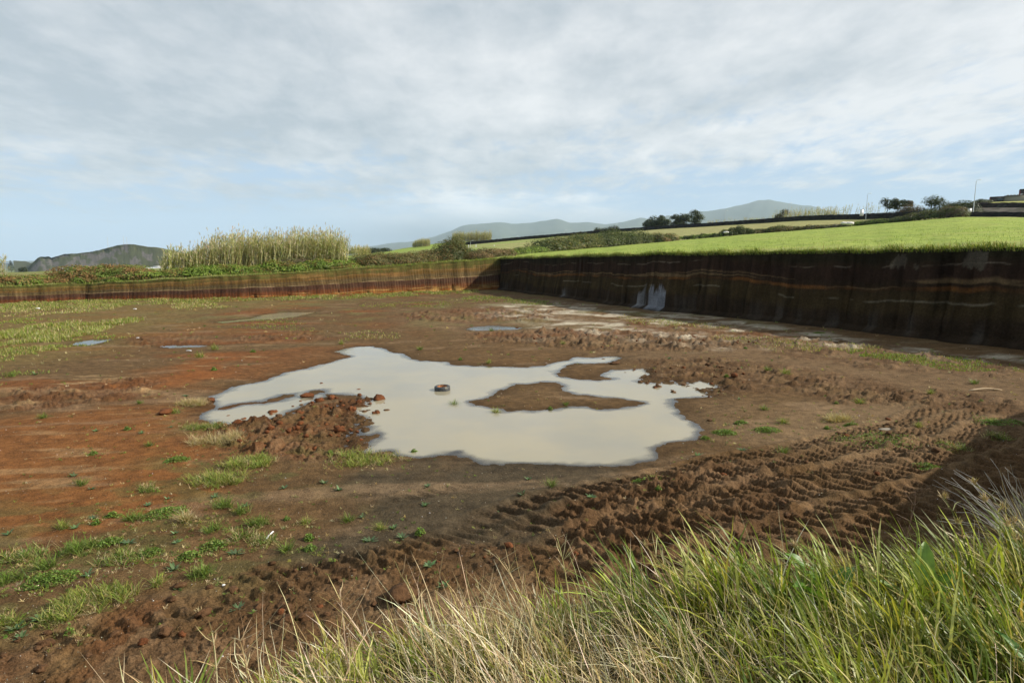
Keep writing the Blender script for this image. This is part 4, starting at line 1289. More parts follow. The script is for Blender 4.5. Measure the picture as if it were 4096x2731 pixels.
def build_floor_grass():
    """short grass nobody could count: along the far wall foot and in the left half of the pit, strips on the right"""
    A = Acc()
    zones = [  # outline px, blades, height, colours
        ([(-60, 304), (120, 299), (300, 296), (470, 290), (480, 293), (330, 300), (200, 303), (100, 309), (-60, 312)], 17000, .24, YGREEN + GREEN[:1] + STRAW[:1]),
        ([(-80, 343), (10, 333), (50, 325), (150, 319), (152, 323), (100, 333), (60, 341), (-80, 352)], 8000, .34, YGREEN + STRAW[:2] + YGREEN[:2]),
        ([(-80, 350), (20, 342), (90, 335), (130, 338), (60, 350), (0, 362), (-80, 368)], 4500, .18, YGREEN + GREEN[:1] + STRAW[:1]),
        ([(-60, 313), (60, 306), (150, 304), (110, 311), (-60, 322)], 3500, .2, YGREEN + STRAW),
        ([(160, 306), (215, 303), (240, 307), (190, 311), (160, 310)], 1800, .2, STRAW + YGREEN),
        ([(-60, 324), (40, 318), (60, 321), (-40, 333)], 1500, .18, YGREEN),
        ([(470, 296), (520, 299), (560, 303), (540, 306), (490, 302), (450, 299)], 1200, .2, YGREEN + GREEN),
        ([(360, 305), (450, 302), (460, 306), (380, 309)], 700, .14, YGREEN),
        ([(700, 335), (820, 345), (900, 352), (880, 362), (760, 350), (690, 342)], 1400, .14, YGREEN + STRAW),
        ([(815, 348), (900, 355), (1010, 366), (1060, 372), (1050, 380), (900, 368), (830, 358)], 2600, .16, LEAFG + YGREEN),
        ([(620, 318), (720, 326), (760, 332), (640, 330)], 900, .15, STRAW + YGREEN),
        ([(240, 320), (290, 318), (310, 332), (250, 332)], 500, .12, LEAFG + YGREEN),
        ([(330, 335), (380, 332), (400, 338), (340, 342)], 350, .12, YGREEN + STRAW),
        ([(-60, 372), (70, 366), (60, 375), (-60, 390)], 700, .13, YGREEN + LEAFG),
    ]
    for out, n, L, cols in zones:
        poly = PX(out)
        lo, hi = poly.min(0), poly.max(0)
        p = rg.uniform(lo, hi, (n * 5, 2))
        d = sdf(p[:, 0], p[:, 1], poly) + (fbm(p[:, 0] / 2.5, p[:, 1] / 2.5, 3, 501) - .5) * 5
        keep = (d < 0) & (fbm(p[:, 0] / 1.1, p[:, 1] / 1.6, 3, 502) > .44) & (shore(p[:, 0], p[:, 1]) > .2)
        p = p[keep][:n]; n2 = len(p)
        if not n2: continue
        B = np.concatenate([p, (floor_h(p[:, 0], p[:, 1]) - .01)[:, None]], 1)
        tall = .5 + 1.0 * fbm(p[:, 0] / 3, p[:, 1] / 3, 2, 503)
        V, Q, k = blades(rg, B, L * tall * rg.uniform(.5, 1.2, n2), np.clip(p[:, 1] / 60, .4, 1.3) * .055, rg.uniform(0, 6.28, n2), rg.uniform(.05, .7, n2), rg.uniform(.2, 1, n2), 2)
        A.add(V, Q, np.repeat(vary(rg, n2, cols), k, 0))
    obj('pit_grass', A.mesh('pit_grass', M_LEAF), kind='stuff', label='short yellow green grass spread over the far left of the pit floor')

    # pale grit and small stones
    n = 5200
    px = np.stack([rg.uniform(-60, 1080, n), 300 + 400 * rg.random(n) ** .75], 1)
    G = ground(px[:, 0], px[:, 1])
    k = (shore(G[:, 0], G[:, 1]) > .1) & (fbm(G[:, 0] / 1.5, G[:, 1] / 1.5, 3, 511) > .40)
    G = G[k]; n = len(G)
    z = floor_h(G[:, 0], G[:, 1])
    s = np.exp(rg.normal(-4.95, .40, n)) * np.clip(G[:, 1] / 13, .8, 2.2)
    octa = np.array([[1, 0, 0], [0, 1, 0], [-1, 0, 0], [0, -1, 0], [0, 0, .8], [0, 0, -.6]])
    fc = np.array([[0, 1, 4], [1, 2, 4], [2, 3, 4], [3, 0, 4], [1, 0, 5], [2, 1, 5], [3, 2, 5], [0, 3, 5]])
    V = octa[None] * s[:, None, None] * rg.uniform(.7, 1.3, (n, 6, 1)) + np.stack([G[:, 0], G[:, 1], z + s * .3], 1)[:, None]
    T = (fc[None] + 6 * np.arange(n)[:, None, None]).reshape(-1, 3)
    c = np.repeat(vary(rg, n, [(.45, .40, .32), (.55, .51, .44), (.25, .19, .13), (.18, .12, .07), (.33, .27, .19)], .2), 6, 0)
    mk('gravel', V.reshape(-1, 3), T, M_CLOD, c, kind='stuff', label='pale grit and little stones sprinkled over the brown mud')


build_floor_grass()


def rock_mesh(name, r, cols, mat, seed, flat=.7, nlat=9, nlon=14, rough=.5):
    th = np.linspace(0, np.pi, nlat)[:, None]; ph = (np.arange(nlon) / nlon * 2 * np.pi)[None]
    d = np.stack([np.sin(th) * np.cos(ph), np.sin(th) * np.sin(ph), np.cos(th) * np.ones_like(ph)], -1)
    k = 1 + rough * (fbm(d[..., 0] * 1.7 + 9 * seed, d[..., 1] * 1.7 + d[..., 2] * 1.9, 4, 600 + seed) - .5) * 2
    V = d * k[..., None] * r * [1.15, .9, flat]
    i = np.arange(nlat * nlon).reshape(nlat, nlon); j = np.roll(i, -1, 1)
    Q = np.stack([i[:-1], i[1:], j[1:], j[:-1]], -1).reshape(-1, 4)
    c = np.asarray(cols) * (.75 + .5 * fbm(d[..., 0] * 4 + seed, d[..., 1] * 4 + d[..., 2] * 3, 3, 610))[..., None]
    return mesh_data(name, V.reshape(-1, 3), Q, mat, c.reshape(-1, 3), False)


def build_clods():
    red = [rock_mesh('clod', .14, (.125, .046, .018), M_CLOD, i, .7, 10, 15, .85) for i in range(4)]
    brn = [rock_mesh('clod', .13, (.095, .050, .024), M_CLOD, 10 + i, .7, 10, 15, .85) for i in range(4)]
    big = [  # singled out
        (ZA(2160, 640), 28, red[0], 'lone red clod of earth standing in the pond above the turned red soil'),
        (ZB(228, 681), 26, red[1], 'flat red clod in the pond between the turned red soil and the tyre'),
        (ZB(1873, 478), 22, brn[0], 'pale brown clod in the narrow inlet at the upper right of the pond'),
        (ZB(1950, 517), 60, brn[1], 'large brown clod beside the narrow inlet, right of the small peninsula'),
        (ZA(2062, 730), 66, red[2], 'largest red clod on the little island left of the tyre'),
        (ZA(1415, 760), 52, red[3], 'dark red clod on the mud at the left tip of the pond'),
        (ZA(1830, 835), 62, red[1], 'long red clod at the front shore, left of the turned red soil'),
        (ZA(1775, 857), 30, red[0], 'round red clod beside the long red one at the front shore'),
        (ZA(1533, 857), 22, red[2], 'small red clod alone in shallow water at the left arm of the pond'),
        (ZB(1292, 268), 20, red[3], 'red clod at the edge of the small far puddle'),
        (ZA(1110, 857), 76, red[2], 'crumbled red clod among weeds on the left shore'),
        (ZA(215, 760), 34, brn[2], 'dark clod at the left among ragged brown lumps'),
        (ZA(570, 325), 30, red[3], 'small red heap at the near edge of the long yellow grass'),
        (ZC(380, 838), 34, brn[3], 'dark clod near the right bay of the pond'),
        (ZM(2130, 265), 40, brn[2], 'angular brown clod on top of the churned wheel tracks'),
        (ZM(1890, 495), 26, red[1], 'orange red clod lying in the churned wheel tracks'),
        (ZM(760, 628), 24, red[0], 'orange red clod in the rut in front of the long straw blades'),
        (ZL(2150, 930), 42, red[2], 'red crumbling clod just behind the leftmost tall dry seed heads'),
    ]
    for (px, py), w, me, label in big:
        g = ground(px, py)
        r = w * S1 / F * g[1] / 2
        s = r / .14
        z = float(floor_h(g[0], g[1])[0])
        o = obj('clod', me, None, (g[0], g[1], max(z, -.03) + r * .25), label=label, category='clod')
        o.scale = (s * 1.15, s, s * .6); o.rotation_euler = (0, 0, rg.uniform(0, 6))
    # loose ones round the shores and over the turned ground
    src = {}
    G = []
    for zi, (out, n, red_) in enumerate((([(205, 425), (300, 400), (380, 392), (390, 410), (362, 432), (372, 448), (250, 455), (212, 440)], 90, 1), ([(600, 365), (720, 362), (760, 380), (720, 398), (660, 392)], 60, 0),
                         ([(470, 335), (700, 338), (760, 346), (540, 350)], 40, 1), ([(560, 560), (640, 490), (760, 455), (900, 420), (960, 450), (760, 560), (620, 620)], 45, 0),
                         ([(0, 640), (260, 570), (500, 545), (560, 570), (300, 640), (0, 690)], 40, 0))):
        poly = PX(out); lo, hi = poly.min(0), poly.max(0)
        p = rg.uniform(lo, hi, (n * 6, 2)); p = p[sdf(p[:, 0], p[:, 1], poly) < 0][:n]
        G += [(q[0], q[1], red_ if rg.random() < .8 else 1 - red_, zi) for q in p]
    G = np.array(G)
    Z = floor_h(G[:, 0], G[:, 1])
    ZN = ('on the turned red soil left of the tyre', 'on dark rough soil at the right end of the pond', 'on the red strip beyond the pond', 'in the wheel tracks at right', 'on the churned strip at lower left')
    for (x, y, r_, zi), z in zip(G, Z):
        me = (red if r_ else brn)[rg.integers(0, 4)]
        if me.name not in src:
            src[me.name] = o = obj('clod', me, category='clod')
        else:
            o = src[me.name].copy(); COL.objects.link(o)
        o['label'] = 'small loose earth clod ' + ZN[int(zi)]; o['group'] = 'loose clods ' + ZN[int(zi)]
        s = math.exp(rg.normal(-1.15, .4)) * (1.0 if y < 16 else 1.35)
        o.location = (x, y, max(z, -.03) + .03 * s); o.scale = (s, s, s); o.rotation_euler = (rg.uniform(-.5, .5), 0, rg.uniform(0, 6))


build_clods()

# ------------------------------------------------------------------ tyre in the pond
def tyre_mat():
    m, b, out = material('worn_rubber')
    tc = b.n('ShaderNodeTexCoord')
    n = b.noise(tc.outputs['Object'], 9, 5, .65)
    g = b.n('ShaderNodeNewGeometry')
    col = b.mix(b.ramp(n, .50, .66), (.030, .032, .036), (.20, .19, .15))
    col = b.mix(b.ramp(b.noise(tc.outputs['Object'], 3, 3), .45, .6), (.045, .05, .055), col)
    p = b.n('ShaderNodeBsdfPrincipled'); m.node_tree.links.new(col, p.inputs['Base Color'])
    p.inputs['Roughness'].default_value = .7
    m.node_tree.links.new(p.outputs[0], out.inputs[0])
    return m


def build_tyre():
    b = ground(441.5, 391.0, 0.0)
    R0 = 16.3 / 2 / F * b[1]
    b[1] += R0 * .9
    t = thing('tyre', 'worn black car tyre with rusty inside lying flat in the muddy pond', 'tyre', (b[0], b[1], .07))
    W = .195
    prof = np.array([(.66, -.5), (.72, -.49), (.80, -.50), (.90, -.47), (.97, -.40), (1.0, -.30), (1.0, -.1), (1.0, .1), (1.0, .30), (.97, .40), (.90, .47), (.80, .50), (.72, .49), (.66, .46), (.645, .40), (.66, .34),
                     (.74, .30), (.80, .1), (.80, -.1), (.74, -.32), (.66, -.38)])
    n = 72
    th = np.arange(n) / n * 2 * np.pi
    r = prof[:, 0][None] * R0 * np.ones((n, 1)); z = prof[:, 1][None] * W * np.ones((n, 1))
    tread = (prof[:, 0] >= .99)
    r[:, tread] -= .009 * (np.arange(n) % 3 == 0)[:, None]
    V = np.stack([r * np.cos(th)[:, None], r * np.sin(th)[:, None], z], -1)
    m_ = len(prof)
    i = np.arange(n * m_).reshape(n, m_)
    Q = np.stack([i, np.roll(i, -1, 0), np.roll(np.roll(i, -1, 0), -1, 1), np.roll(i, -1, 1)], -1).reshape(-1, 4)
    mk('rubber', V.reshape(-1, 3), Q, tyre_mat(), None, True, t)
    rust = plain_mat('rust', (.30, .12, .045), .85, 0, .2, .5, 14)
    pr = np.array([(.655, .43), (.635, .36), (.60, .30), (.60, -.30), (.635, -.40), (.652, -.36), (.62, -.28), (.62, .28), (.648, .34)])
    r = pr[:, 0][None] * R0 * np.ones((n, 1)); z = pr[:, 1][None] * W * np.ones((n, 1))
    V = np.stack([r * np.cos(th)[:, None], r * np.sin(th)[:, None], z], -1)
    i = np.arange(n * len(pr)).reshape(n, len(pr))
    Q = np.stack([i, np.roll(i, -1, 0), np.roll(np.roll(i, -1, 0), -1, 1), np.roll(i, -1, 1)], -1).reshape(-1, 4)
    mk('rim_band', V.reshape(-1, 3), Q, rust, None, True, t)
    t.rotation_euler = (R(1.5), R(-2), .4)


build_tyre()

# ------------------------------------------------------------------ litter
M_WHITE = plain_mat('white_plastic', (.80, .80, .80), .4, 0, .5, .05)
M_WOOD = plain_mat('pale_wood', (.50, .38, .24), .8, 0, .2, .2, 12)


def litter(name, px, py, size, mat, label, cat, rot=0.0, tilt=0.0, up=.0):
    g = ground(px, py)
    z = float(floor_h(g[0], g[1])[0])
    A = Acc()
    sx, sy, sz = size
    # bevelled, slightly bent bar or sheet
    n = 8
    xs = np.linspace(-sx / 2, sx / 2, n)
    bend = .12 * sx * np.cos(np.linspace(-1.5, 1.5, n)) * .5
    for k, x0 in enumerate(xs[:-1]):
        pass
    sec = np.array([(-.5, -.3), (-.3, -.5), (.3, -.5), (.5, -.3), (.5, .3), (.3, .5), (-.3, .5), (-.5, .3)])
    V = np.array([[x, s[0] * sy * (.8 if k in (0, n - 1) else 1), s[1] * sz + bend[k]] for k, x in enumerate(xs) for s in sec])
    i = np.arange(n * 8).reshape(n, 8); j = np.roll(i, -1, 1)
    Q = np.stack([i[:-1], j[:-1], j[1:], i[1:]], -1).reshape(-1, 4)
    A.add(V, Q)
    ends = Acc
    caps = np.array([i[0][::-1], i[-1]])
    me = mesh_data(name, V, [Q, caps], mat, None, False)
    o = obj(name, me, None, (g[0], g[1], z + sz * .5 + up), label=label, category=cat)
    o.rotation_euler = (0, tilt, rot)


litter('stick', *ZL(1808, 465), (.26, .022, .022), M_WHITE, 'white plastic stick propped in a weed tangle on the brown mud', 'stick', 1.15, -.45, .04)
litter('plank', 985, 393, (1.3, .10, .025), M_WOOD, 'pale wooden board lying on the brown soil near the right edge', 'board', .08)
litter('stone_slab', 887, 434.5, (.5, .2, .07), plain_mat('pale_stone', (.26, .23, .18), .9), 'flat pale stone above the largest weed patch at right', 'stone', .05)
litter('litter_scrap', 38, 309.8, (.36, .2, .14), M_WHITE, 'white scrap in the yellow grass at the far left', 'litter')
litter('litter_scrap', 135, 310, (.28, .16, .08), M_WHITE, 'white scrap on red soil beyond the long yellow grass', 'litter')
litter('litter_scrap', 138, 339, (.18, .1, .05), M_WHITE, 'white scrap on bare mud between two far left puddles', 'litter')
litter('litter_scrap', 189, 352, (.28, .09, .03), M_WHITE, 'white flat scrap just in front of the narrow left puddle', 'litter')
litter('litter_scrap', *ZL(1507, 785), (.04, .035, .025), M_WHITE, 'white pebble sized scrap on the churned strip at lower left', 'litter')

# ================================================================== GRASS ON THE NEAR BANK
rf = np.random.default_rng(23)
_eu, _eP = resample(EDGE, .05)


def edge_at(s):
    return np.stack([np.interp(s, _eu, _eP[:, i]) for i in range(3)], -1)


def s_of_x(x):
    return float(np.interp(x, _eP[:, 0], _eu))


def bank_pts(n, x0, x1, din, face=.18):
    s = np.where(rf.random(n) < .86, rf.uniform(s_of_x(max(x0, -1.9)), s_of_x(min(x1, 3.7)), n), rf.uniform(s_of_x(x0), s_of_x(x1), n))
    o = rf.random(n) ** 1.15 * din
    e = edge_at(s)
    f = rf.random(n) < face
    o = np.where(f, -rf.uniform(0, .35, n), o)
    x = e[:, 0] + INW[0] * o; y = e[:, 1] + INW[1] * o
    z = e[:, 2] + np.where(o > 0, .02 * o + .16 * (fbm(x * .8, y * .8, 4, 351) - .5), o * 1.8) - .03
    return np.stack([x, y, z], 1)


def build_bank_grass():
    wind = np.pi * .93                                    # leaning to the left
    SEDGE = [(.18, .225, .034), (.25, .285, .042), (.12, .165, .03), (.33, .33, .065), (.42, .37, .13), (.16, .20, .032)]
    DRY = [(.44, .35, .19), (.56, .47, .29), (.34, .25, .13), (.66, .58, .43)]
    # share of green: rises to the right; dry in the middle
    A = Acc()
    nt_ = 2500
    T = bank_pts(nt_, -2.6, 8.5, 1.9, .2)
    x = T[:, 0]
    gd = .44 + .40 * sst(.3, 1.3, x) + 1.9 * (fbm(x * 2.0, T[:, 1] * 2.0, 3, 701) - .5)
    T = T[(rf.random(nt_) < np.clip(gd, .08, 1)) & (rf.random(nt_) < .10 + .9 * sst(-1.7, -.5, x))]
    nb = rf.integers(7, 24, len(T))
    vig = np.clip(np.exp(rf.normal(-.1, .25, len(T))), .5, 1.25) * (.55 + .85 * fbm(T[:, 0] * 1.7, T[:, 1] * 1.7, 3, 702))
    taz = wind + rf.normal(0, .75, len(T)); tl = rf.uniform(.15, .75, len(T)); thue = vary(rf, len(T), SEDGE, .12)
    ti = np.repeat(np.arange(len(T)), nb); n = len(ti)
    P = T[ti] + np.concatenate([rf.normal(0, .022, (n, 2)), np.zeros((n, 1))], 1)
    x = P[:, 0]
    L = (.28 + .115 * sst(.1, 1.6, x) - .04 * sst(2.2, 3.4, x)) * vig[ti] * rf.uniform(.55, 1.25, n)
    V, Q, k = blades(rf, P, L, rf.uniform(.006, .0145, n) * np.clip(vig[ti], .7, 1.2), taz[ti] + rf.normal(0, .5, n), np.clip(tl[ti] + rf.normal(0, .28, n), 0, 1.3), rf.uniform(.2, 1.5, n), 6, .5)
    A.add(V, Q, np.repeat(thue[ti] * np.exp(rf.normal(0, .16, (n, 1))), k, 0))
    # short underlayer, its greens darkened to shade the gaps between blades
    n = 8000
    P = bank_pts(n, -2.0, 8.5, 2.2, .25)
    P = P[rf.random(n) < .08 + .92 * sst(-1.3, -.1, P[:, 0])]; n = len(P)
    V, Q, k = blades(rf, P, rf.uniform(.08, .26, n), rf.uniform(.006, .013, n), rf.uniform(0, 6.28, n), rf.uniform(.2, 1.1, n), rf.uniform(.1, .8, n), 3, .8)
    A.add(V, Q, np.repeat(vary(rf, n, [(.05, .085, .018), (.075, .115, .025), (.14, .12, .05)], .25), k, 0))
    obj('grass', A.mesh('grass', M_GRASS, True), kind='stuff', label='long green sedge blades leaning left on the near bank')
    B = Acc()
    n = 40000
    P = bank_pts(n, -2.6, 8.5, 1.9)
    x = P[:, 0]
    dd = .42 + .6 * np.exp(-((x - .45) / .95) ** 2) + .5 * (fbm(x * 1.8, P[:, 1] * 1.8, 3, 703) - .5) - .12 * sst(1.5, 3, x)
    keep = (rf.random(n) < np.clip(dd, .06, 1)) & (rf.random(n) < .10 + .9 * sst(-1.75, -.5, x))
    P = P[keep]; x = P[:, 0]; n = len(P)
    tall = fbm(P[:, 0] * 2.5, P[:, 1] * 2.5, 3, 704)
    L = (.30 + .05 * sst(.5, 2, x)) * (.4 + 1.2 * tall) * np.exp(rf.normal(0, .25, n))
    az = np.where(rf.random(n) < .7, np.pi + rf.normal(0, .7, n), rf.uniform(0, 6.28, n))
    V, Q, k = blades(rf, P, L, rf.uniform(.0025, .0065, n), az, rf.uniform(.35, 1.45, n), rf.normal(.35, .8, n), 5, 1.0)
    B.add(V, Q, np.repeat(vary(rf, n, DRY, .22), k, 0))
    obj('dry_grass', B.mesh('dry_grass', M_DRY, True), kind='stuff', label='dry tan straw tangled through the grass on the near bank')
    # single tall straws standing clear of the mass
    C = Acc()
    n = 170
    P = bank_pts(n, -1.5, 4.2, .5, .3)
    V, Q, k = blades(rf, P, rf.uniform(.35, .65, n), rf.uniform(.003, .006, n), np.pi * .9 + rf.normal(0, .9, n), rf.uniform(.05, .5, n), rf.uniform(0, 1.0, n), 7, .6)
    C.add(V, Q, np.repeat(vary(rf, n, DRY + SEDGE[3:], .2), k, 0))
    obj('tall_straw', C.mesh('tall_straw', M_DRY, True), kind='stuff', label='single tall straws standing above the bank grass')


build_bank_grass()


def build_rim_grass():
    """turf fringe hanging over the pit rim, field tufts and rough herbage on the left rim"""
    A = Acc()
    u, P = resample(RT[:-1], .5)
    n = 15000
    s = rf.uniform(0, u[-1], n); e = np.stack([np.interp(s, u, P[:, i]) for i in range(3)], 1)
    tg = np.stack([np.interp(s, u, np.gradient(P[:, i], u)) for i in range(2)], 1); tg /= np.linalg.norm(tg, axis=1)[:, None]
    nr = np.stack([tg[:, 1], -tg[:, 0]], 1)
    o = rf.normal(-.05, .28, n); o = np.clip(o, -1.2, .3)
    e[:, :2] += nr * o[:, None]
    e[:, 2] -= .02 + np.clip(o, 0, 1) * .6
    az = np.arctan2(nr[:, 1], nr[:, 0]) + rf.normal(0, .7, n)
    hang = fbm(s * .8, s * 0, 3, 711)
    V, Q, k = blades(rf, e, (.14 + .62 * np.clip(hang - .2, 0, 1)) * rf.uniform(.6, 1.4, n), .035, az, rf.uniform(.1, 1.1, n), rf.uniform(.6, 2.0, n), 3)
    A.add(V, Q, np.repeat(vary(rf, n, [(.12, .17, .03), (.17, .22, .04), (.09, .13, .03), (.26, .25, .10)], .2), k, 0))
    # seed stalks along that rim
    n = 900
    s = rf.uniform(0, u[-1], n); e = np.stack([np.interp(s, u, P[:, i]) for i in range(3)], 1)
    e[:, :2] += rf.normal(0, .3, (n, 2))
    V, Q, k = blades(rf, e, rf.uniform(.3, .65, n), .025, rf.uniform(0, 6.28, n), rf.uniform(0, .35, n), rf.uniform(0, .5, n), 2)
    A.add(V, Q, np.repeat(vary(rf, n, [(.35, .30, .15), (.25, .26, .09)], .2), k, 0))
    obj('rim_grass', A.mesh('rim_grass', M_LEAF), kind='stuff', label='turf fringe along the top of the shaded pit wall')
    B = Acc()
    u, P = resample(LT[1:], .5)
    n = 11000
    s = rf.uniform(0, u[-1], n); e = np.stack([np.interp(s, u, P[:, i]) for i in range(3)], 1)
    d = e[:, :2] / np.linalg.norm(e[:, :2], axis=1)[:, None]
    back = rf.random(n) ** 1.5 * 4.5 - .15
    e[:, :2] += d * back[:, None]; e[:, 2] += back * .04 - .04
    V, Q, k = blades(rf, e, rf.uniform(.12, .42, n), .05, rf.uniform(0, 6.28, n), rf.uniform(.05, .8, n), rf.uniform(.2, 1.3, n), 2)
    B.add(V, Q, np.repeat(vary(rf, n, [(.16, .22, .04), (.24, .28, .06), (.12, .18, .03), (.30, .22, .10)], .2), k, 0))
    obj('rim_grass', B.mesh('rim_grass', M_LEAF), kind='stuff', label='green verge grass along the top of the sunlit far wall')
    # field tufts
    C = Acc()
    n = 26000
    q = 478 + (1060 - 478) * rf.random(n); t = rf.random(n) ** 1.7
    A_, B_ = L0(q), L1(q)
    e = A_ * (1 - t[:, None]) + B_ * t[:, None]
    kq = fbm(e[:, 0] / 2, e[:, 1] / 3, 3, 715) > .42
    e = e[kq]; n = len(e)
    e[:, 2] -= .02
    V, Q, k = blades(rf, e, rf.uniform(.10, .24, n), .06, rf.uniform(0, 6.28, n), rf.uniform(.1, .6, n), rf.uniform(.1, .8, n), 1)
    C.add(V, Q, np.repeat(vary(rf, n, [(.20, .28, .05), (.28, .34, .07), (.15, .22, .04)], .15), k, 0))
    obj('field_grass', C.mesh('field_grass', M_LEAF), kind='stuff', label='short bright grass tufts of the green field above the shaded wall')


build_rim_grass()


def stalk(px_top, py_top, s_x, label, kind, h=None):
    """a tall stem on the bank whose head is at the given spot"""
    e = edge_at(np.array(s_of_x(s_x)))
    inn = rf.uniform(.05, .3)
    base = np.array([e[0] + INW[0] * inn, e[1] + INW[1] * inn, e[2] - .03])
    top = at_d(px_top, py_top, base[1])
    t = thing('dry_stalk' if kind == 'straw' else 'sedge_stalk', label, 'grass stalk', base)
    top = top - base
    n = 9; tt = np.linspace(0, 1, n)[:, None]
    mid = np.array([top[0] * .15, rf.normal(0, .03), top[2] * .6])
    pts = (1 - tt) ** 2 * 0 + 2 * tt * (1 - tt) * mid + tt ** 2 * top
    green = [(.20, .24, .06)] if kind == 'sedge' else STRAW
    A = Acc(); V, Q = tube(pts, np.linspace(.0036, .0018, n), 5); A.add(V, Q, vary(rf, 1, green)[0])
    obj('stem', A.mesh('stem', M_DRY, True), t)
    H = Acc()
    if kind == 'sedge':
        for j, (fr, m_) in enumerate(((1.0, 34), (.86, 26), (.74, 18))):
            c = pts[int(fr * (n - 1))]
            m2 = m_
            B0 = np.repeat(c[None], m2, 0) + rf.normal(0, .006, (m2, 3))
            V, Q, k = blades(rf, B0, rf.uniform(.02, .055, m2), .006, rf.uniform(0, 6.28, m2), rf.uniform(.1, 1.6, m2), rf.uniform(-.3, .5, m2), 2)
            H.add(V, Q, np.repeat(vary(rf, m2, [(.36, .26, .13), (.44, .34, .19), (.27, .19, .09)]), k, 0))
        B0 = np.repeat(pts[-2][None], 4, 0)
        V, Q, k = blades(rf, B0, rf.uniform(.10, .2, 4), .004, rf.uniform(0, 6.28, 4), rf.uniform(.8, 1.5, 4), rf.uniform(0, .6, 4), 4)
        H.add(V, Q, np.repeat(vary(rf, 4, [(.30, .27, .12)]), k, 0))
    else:
        m2 = 16
        B0 = pts[rf.integers(n - 4, n, m2)] + rf.normal(0, .003, (m2, 3))
        V, Q, k = blades(rf, B0, rf.uniform(.04, .14, m2), .004, rf.uniform(0, 6.28, m2), rf.uniform(.2, 1.2, m2), rf.uniform(-.2, .8, m2), 3)
        H.add(V, Q, np.repeat(vary(rf, m2, STRAW), k, 0))
    obj('seed_head', H.mesh('seed_head', M_DRY), t, kind='stuff')


stalk(944, 497, 2.45, 'tallest sedge stalk with brown tufted heads one above another at right', 'sedge')
stalk(974, 482, 2.9, 'slanting sedge stalk with its brown head nearest the top right of the grass', 'sedge')
stalk(795, 545, 1.55, 'sedge stalk with feathery head beside the toothed green leaf', 'sedge')
stalk(985, 500, 2.75, 'sedge stalk with small bent head close to the right picture edge', 'sedge')
stalk(402, 576, -.45, 'dry straw stalk with drooping head above the grass left of centre', 'straw')
stalk(340, 588, -.75, 'leaning dry stalk with pale split head at the left end of the grass', 'straw')
stalk(212, 632, -1.22, 'leftmost dry stalk with curling tips standing alone over churned soil', 'straw')
stalk(476, 585, -.1, 'forked dry stalk in the middle of the straw coloured grass', 'straw')
stalk(500, 560, .02, 'green blade ending in a hooked straw tip in the middle of the grass', 'straw')
stalk(557, 537, .25, 'thin white straight straw standing high in front of the wheel tracks', 'straw')
stalk(645, 545, .75, 'thin upright straw right of the straight white straw', 'straw')
stalk(715, 540, 1.1, 'branched white dead stalk before the shaded wheel tracks', 'straw')
stalk(240, 640, -1.1, 'twisted dry stalk with bunched head low at the left end of the grass', 'straw')


def broad_leaf(L, W, lean, az, wav=.04, col=(.10, .2, .03)):
    n, m_ = 12, 5
    t = np.linspace(0, 1, n)
    ang = lean + 1.1 * t ** 1.5
    hx = np.concatenate([[0], np.cumsum(np.sin(ang[:-1])) * L / (n - 1)]); hz = np.concatenate([[0], np.cumsum(np.cos(ang[:-1])) * L / (n - 1)])
    w = W * np.sin(np.pi * np.clip(t * .93 + .05, 0, 1)) ** .8
    s = np.linspace(-.5, .5, m_)
    X = hx[:, None] - np.abs(s)[None] * w[:, None] * .35 * np.cos(ang)[:, None]
    Yw = s[None] * w[:, None] * (1 + wav * 3 * np.sin(t * 26)[:, None] * np.abs(s)[None] * 2)
    Z = hz[:, None] + np.abs(s)[None] * w[:, None] * .45 * np.sin(ang)[:, None] + wav * W * np.sin(t * 22 + 1)[:, None] * np.abs(s)[None] * 2
    c, sn = math.cos(az), math.sin(az)
    V = np.stack([X * c - Yw * sn, X * sn + Yw * c, Z], -1)
    rib = np.where(np.abs(s)[None, :, None] < .1, 1.35, 1.0) * np.ones((n, 1, 1))
    C = np.asarray(col) * rib * (.85 + .3 * rf.random((n, 1, 1)))
    return V.reshape(-1, 3), grid_faces(n, m_), C.reshape(-1, 3)


def dock(px, py, inn, sx, label, leaves):
    e = edge_at(np.array(s_of_x(sx)))
    base = np.array([e[0] + INW[0] * inn, e[1] + INW[1] * inn, e[2] - .02])
    t = thing('broadleaf_plant', label, 'plant', base)
    for L, W, lean, az, col in leaves:
        V, Q, C = broad_leaf(L, W, lean, az, .05, col)
        obj('leaf', mesh_data('leaf', V, Q, M_GRASS, C, True), t)


G1, G2, G3 = (.10, .21, .03), (.075, .16, .03), (.16, .26, .045)
dock(790, 555, .15, 1.55, 'broad toothed bright green leaves rising at the rim of the grass by the wheel tracks', [(.42, .13, .15, 2.6, G1), (.40, .12, .35, 3.6, G1), (.36, .11, .3, .5, G2), (.3, .10, .8, 1.6, G3)])
dock(860, 545, .2, 2.05, 'crumpled pale green broad leaves in the grass right of the toothed bright leaves', [(.44, .11, .1, 1.0, G3), (.38, .10, .4, .2, G1), (.34, .09, .5, 2.9, G3)])
dock(830, 650, 1.0, 1.7, 'dark green strap leaves low in the shaded grass at bottom right', [(.42, .07, .25, 2.0, G2), (.46, .06, .2, 1.2, G1), (.38, .07, .5, 3.3, G2), (.36, .06, .6, .2, G1)])
dock(930, 655, 1.1, 2.3, 'long arching broad leaf with pale shine at the bottom right', [(.55, .075, .55, -.3, (.17, .25, .09)), (.4, .06, .3, 1.9, G1), (.4, .06, .7, 2.9, G2)])
dock(665, 665, .75, .75, 'flat ribbed leaves at the very bottom of the straw', [(.28, .09, 1.0, .3, G3), (.25, .08, .9, 2.4, G1), (.25, .07, .7, 4.3, G1)])
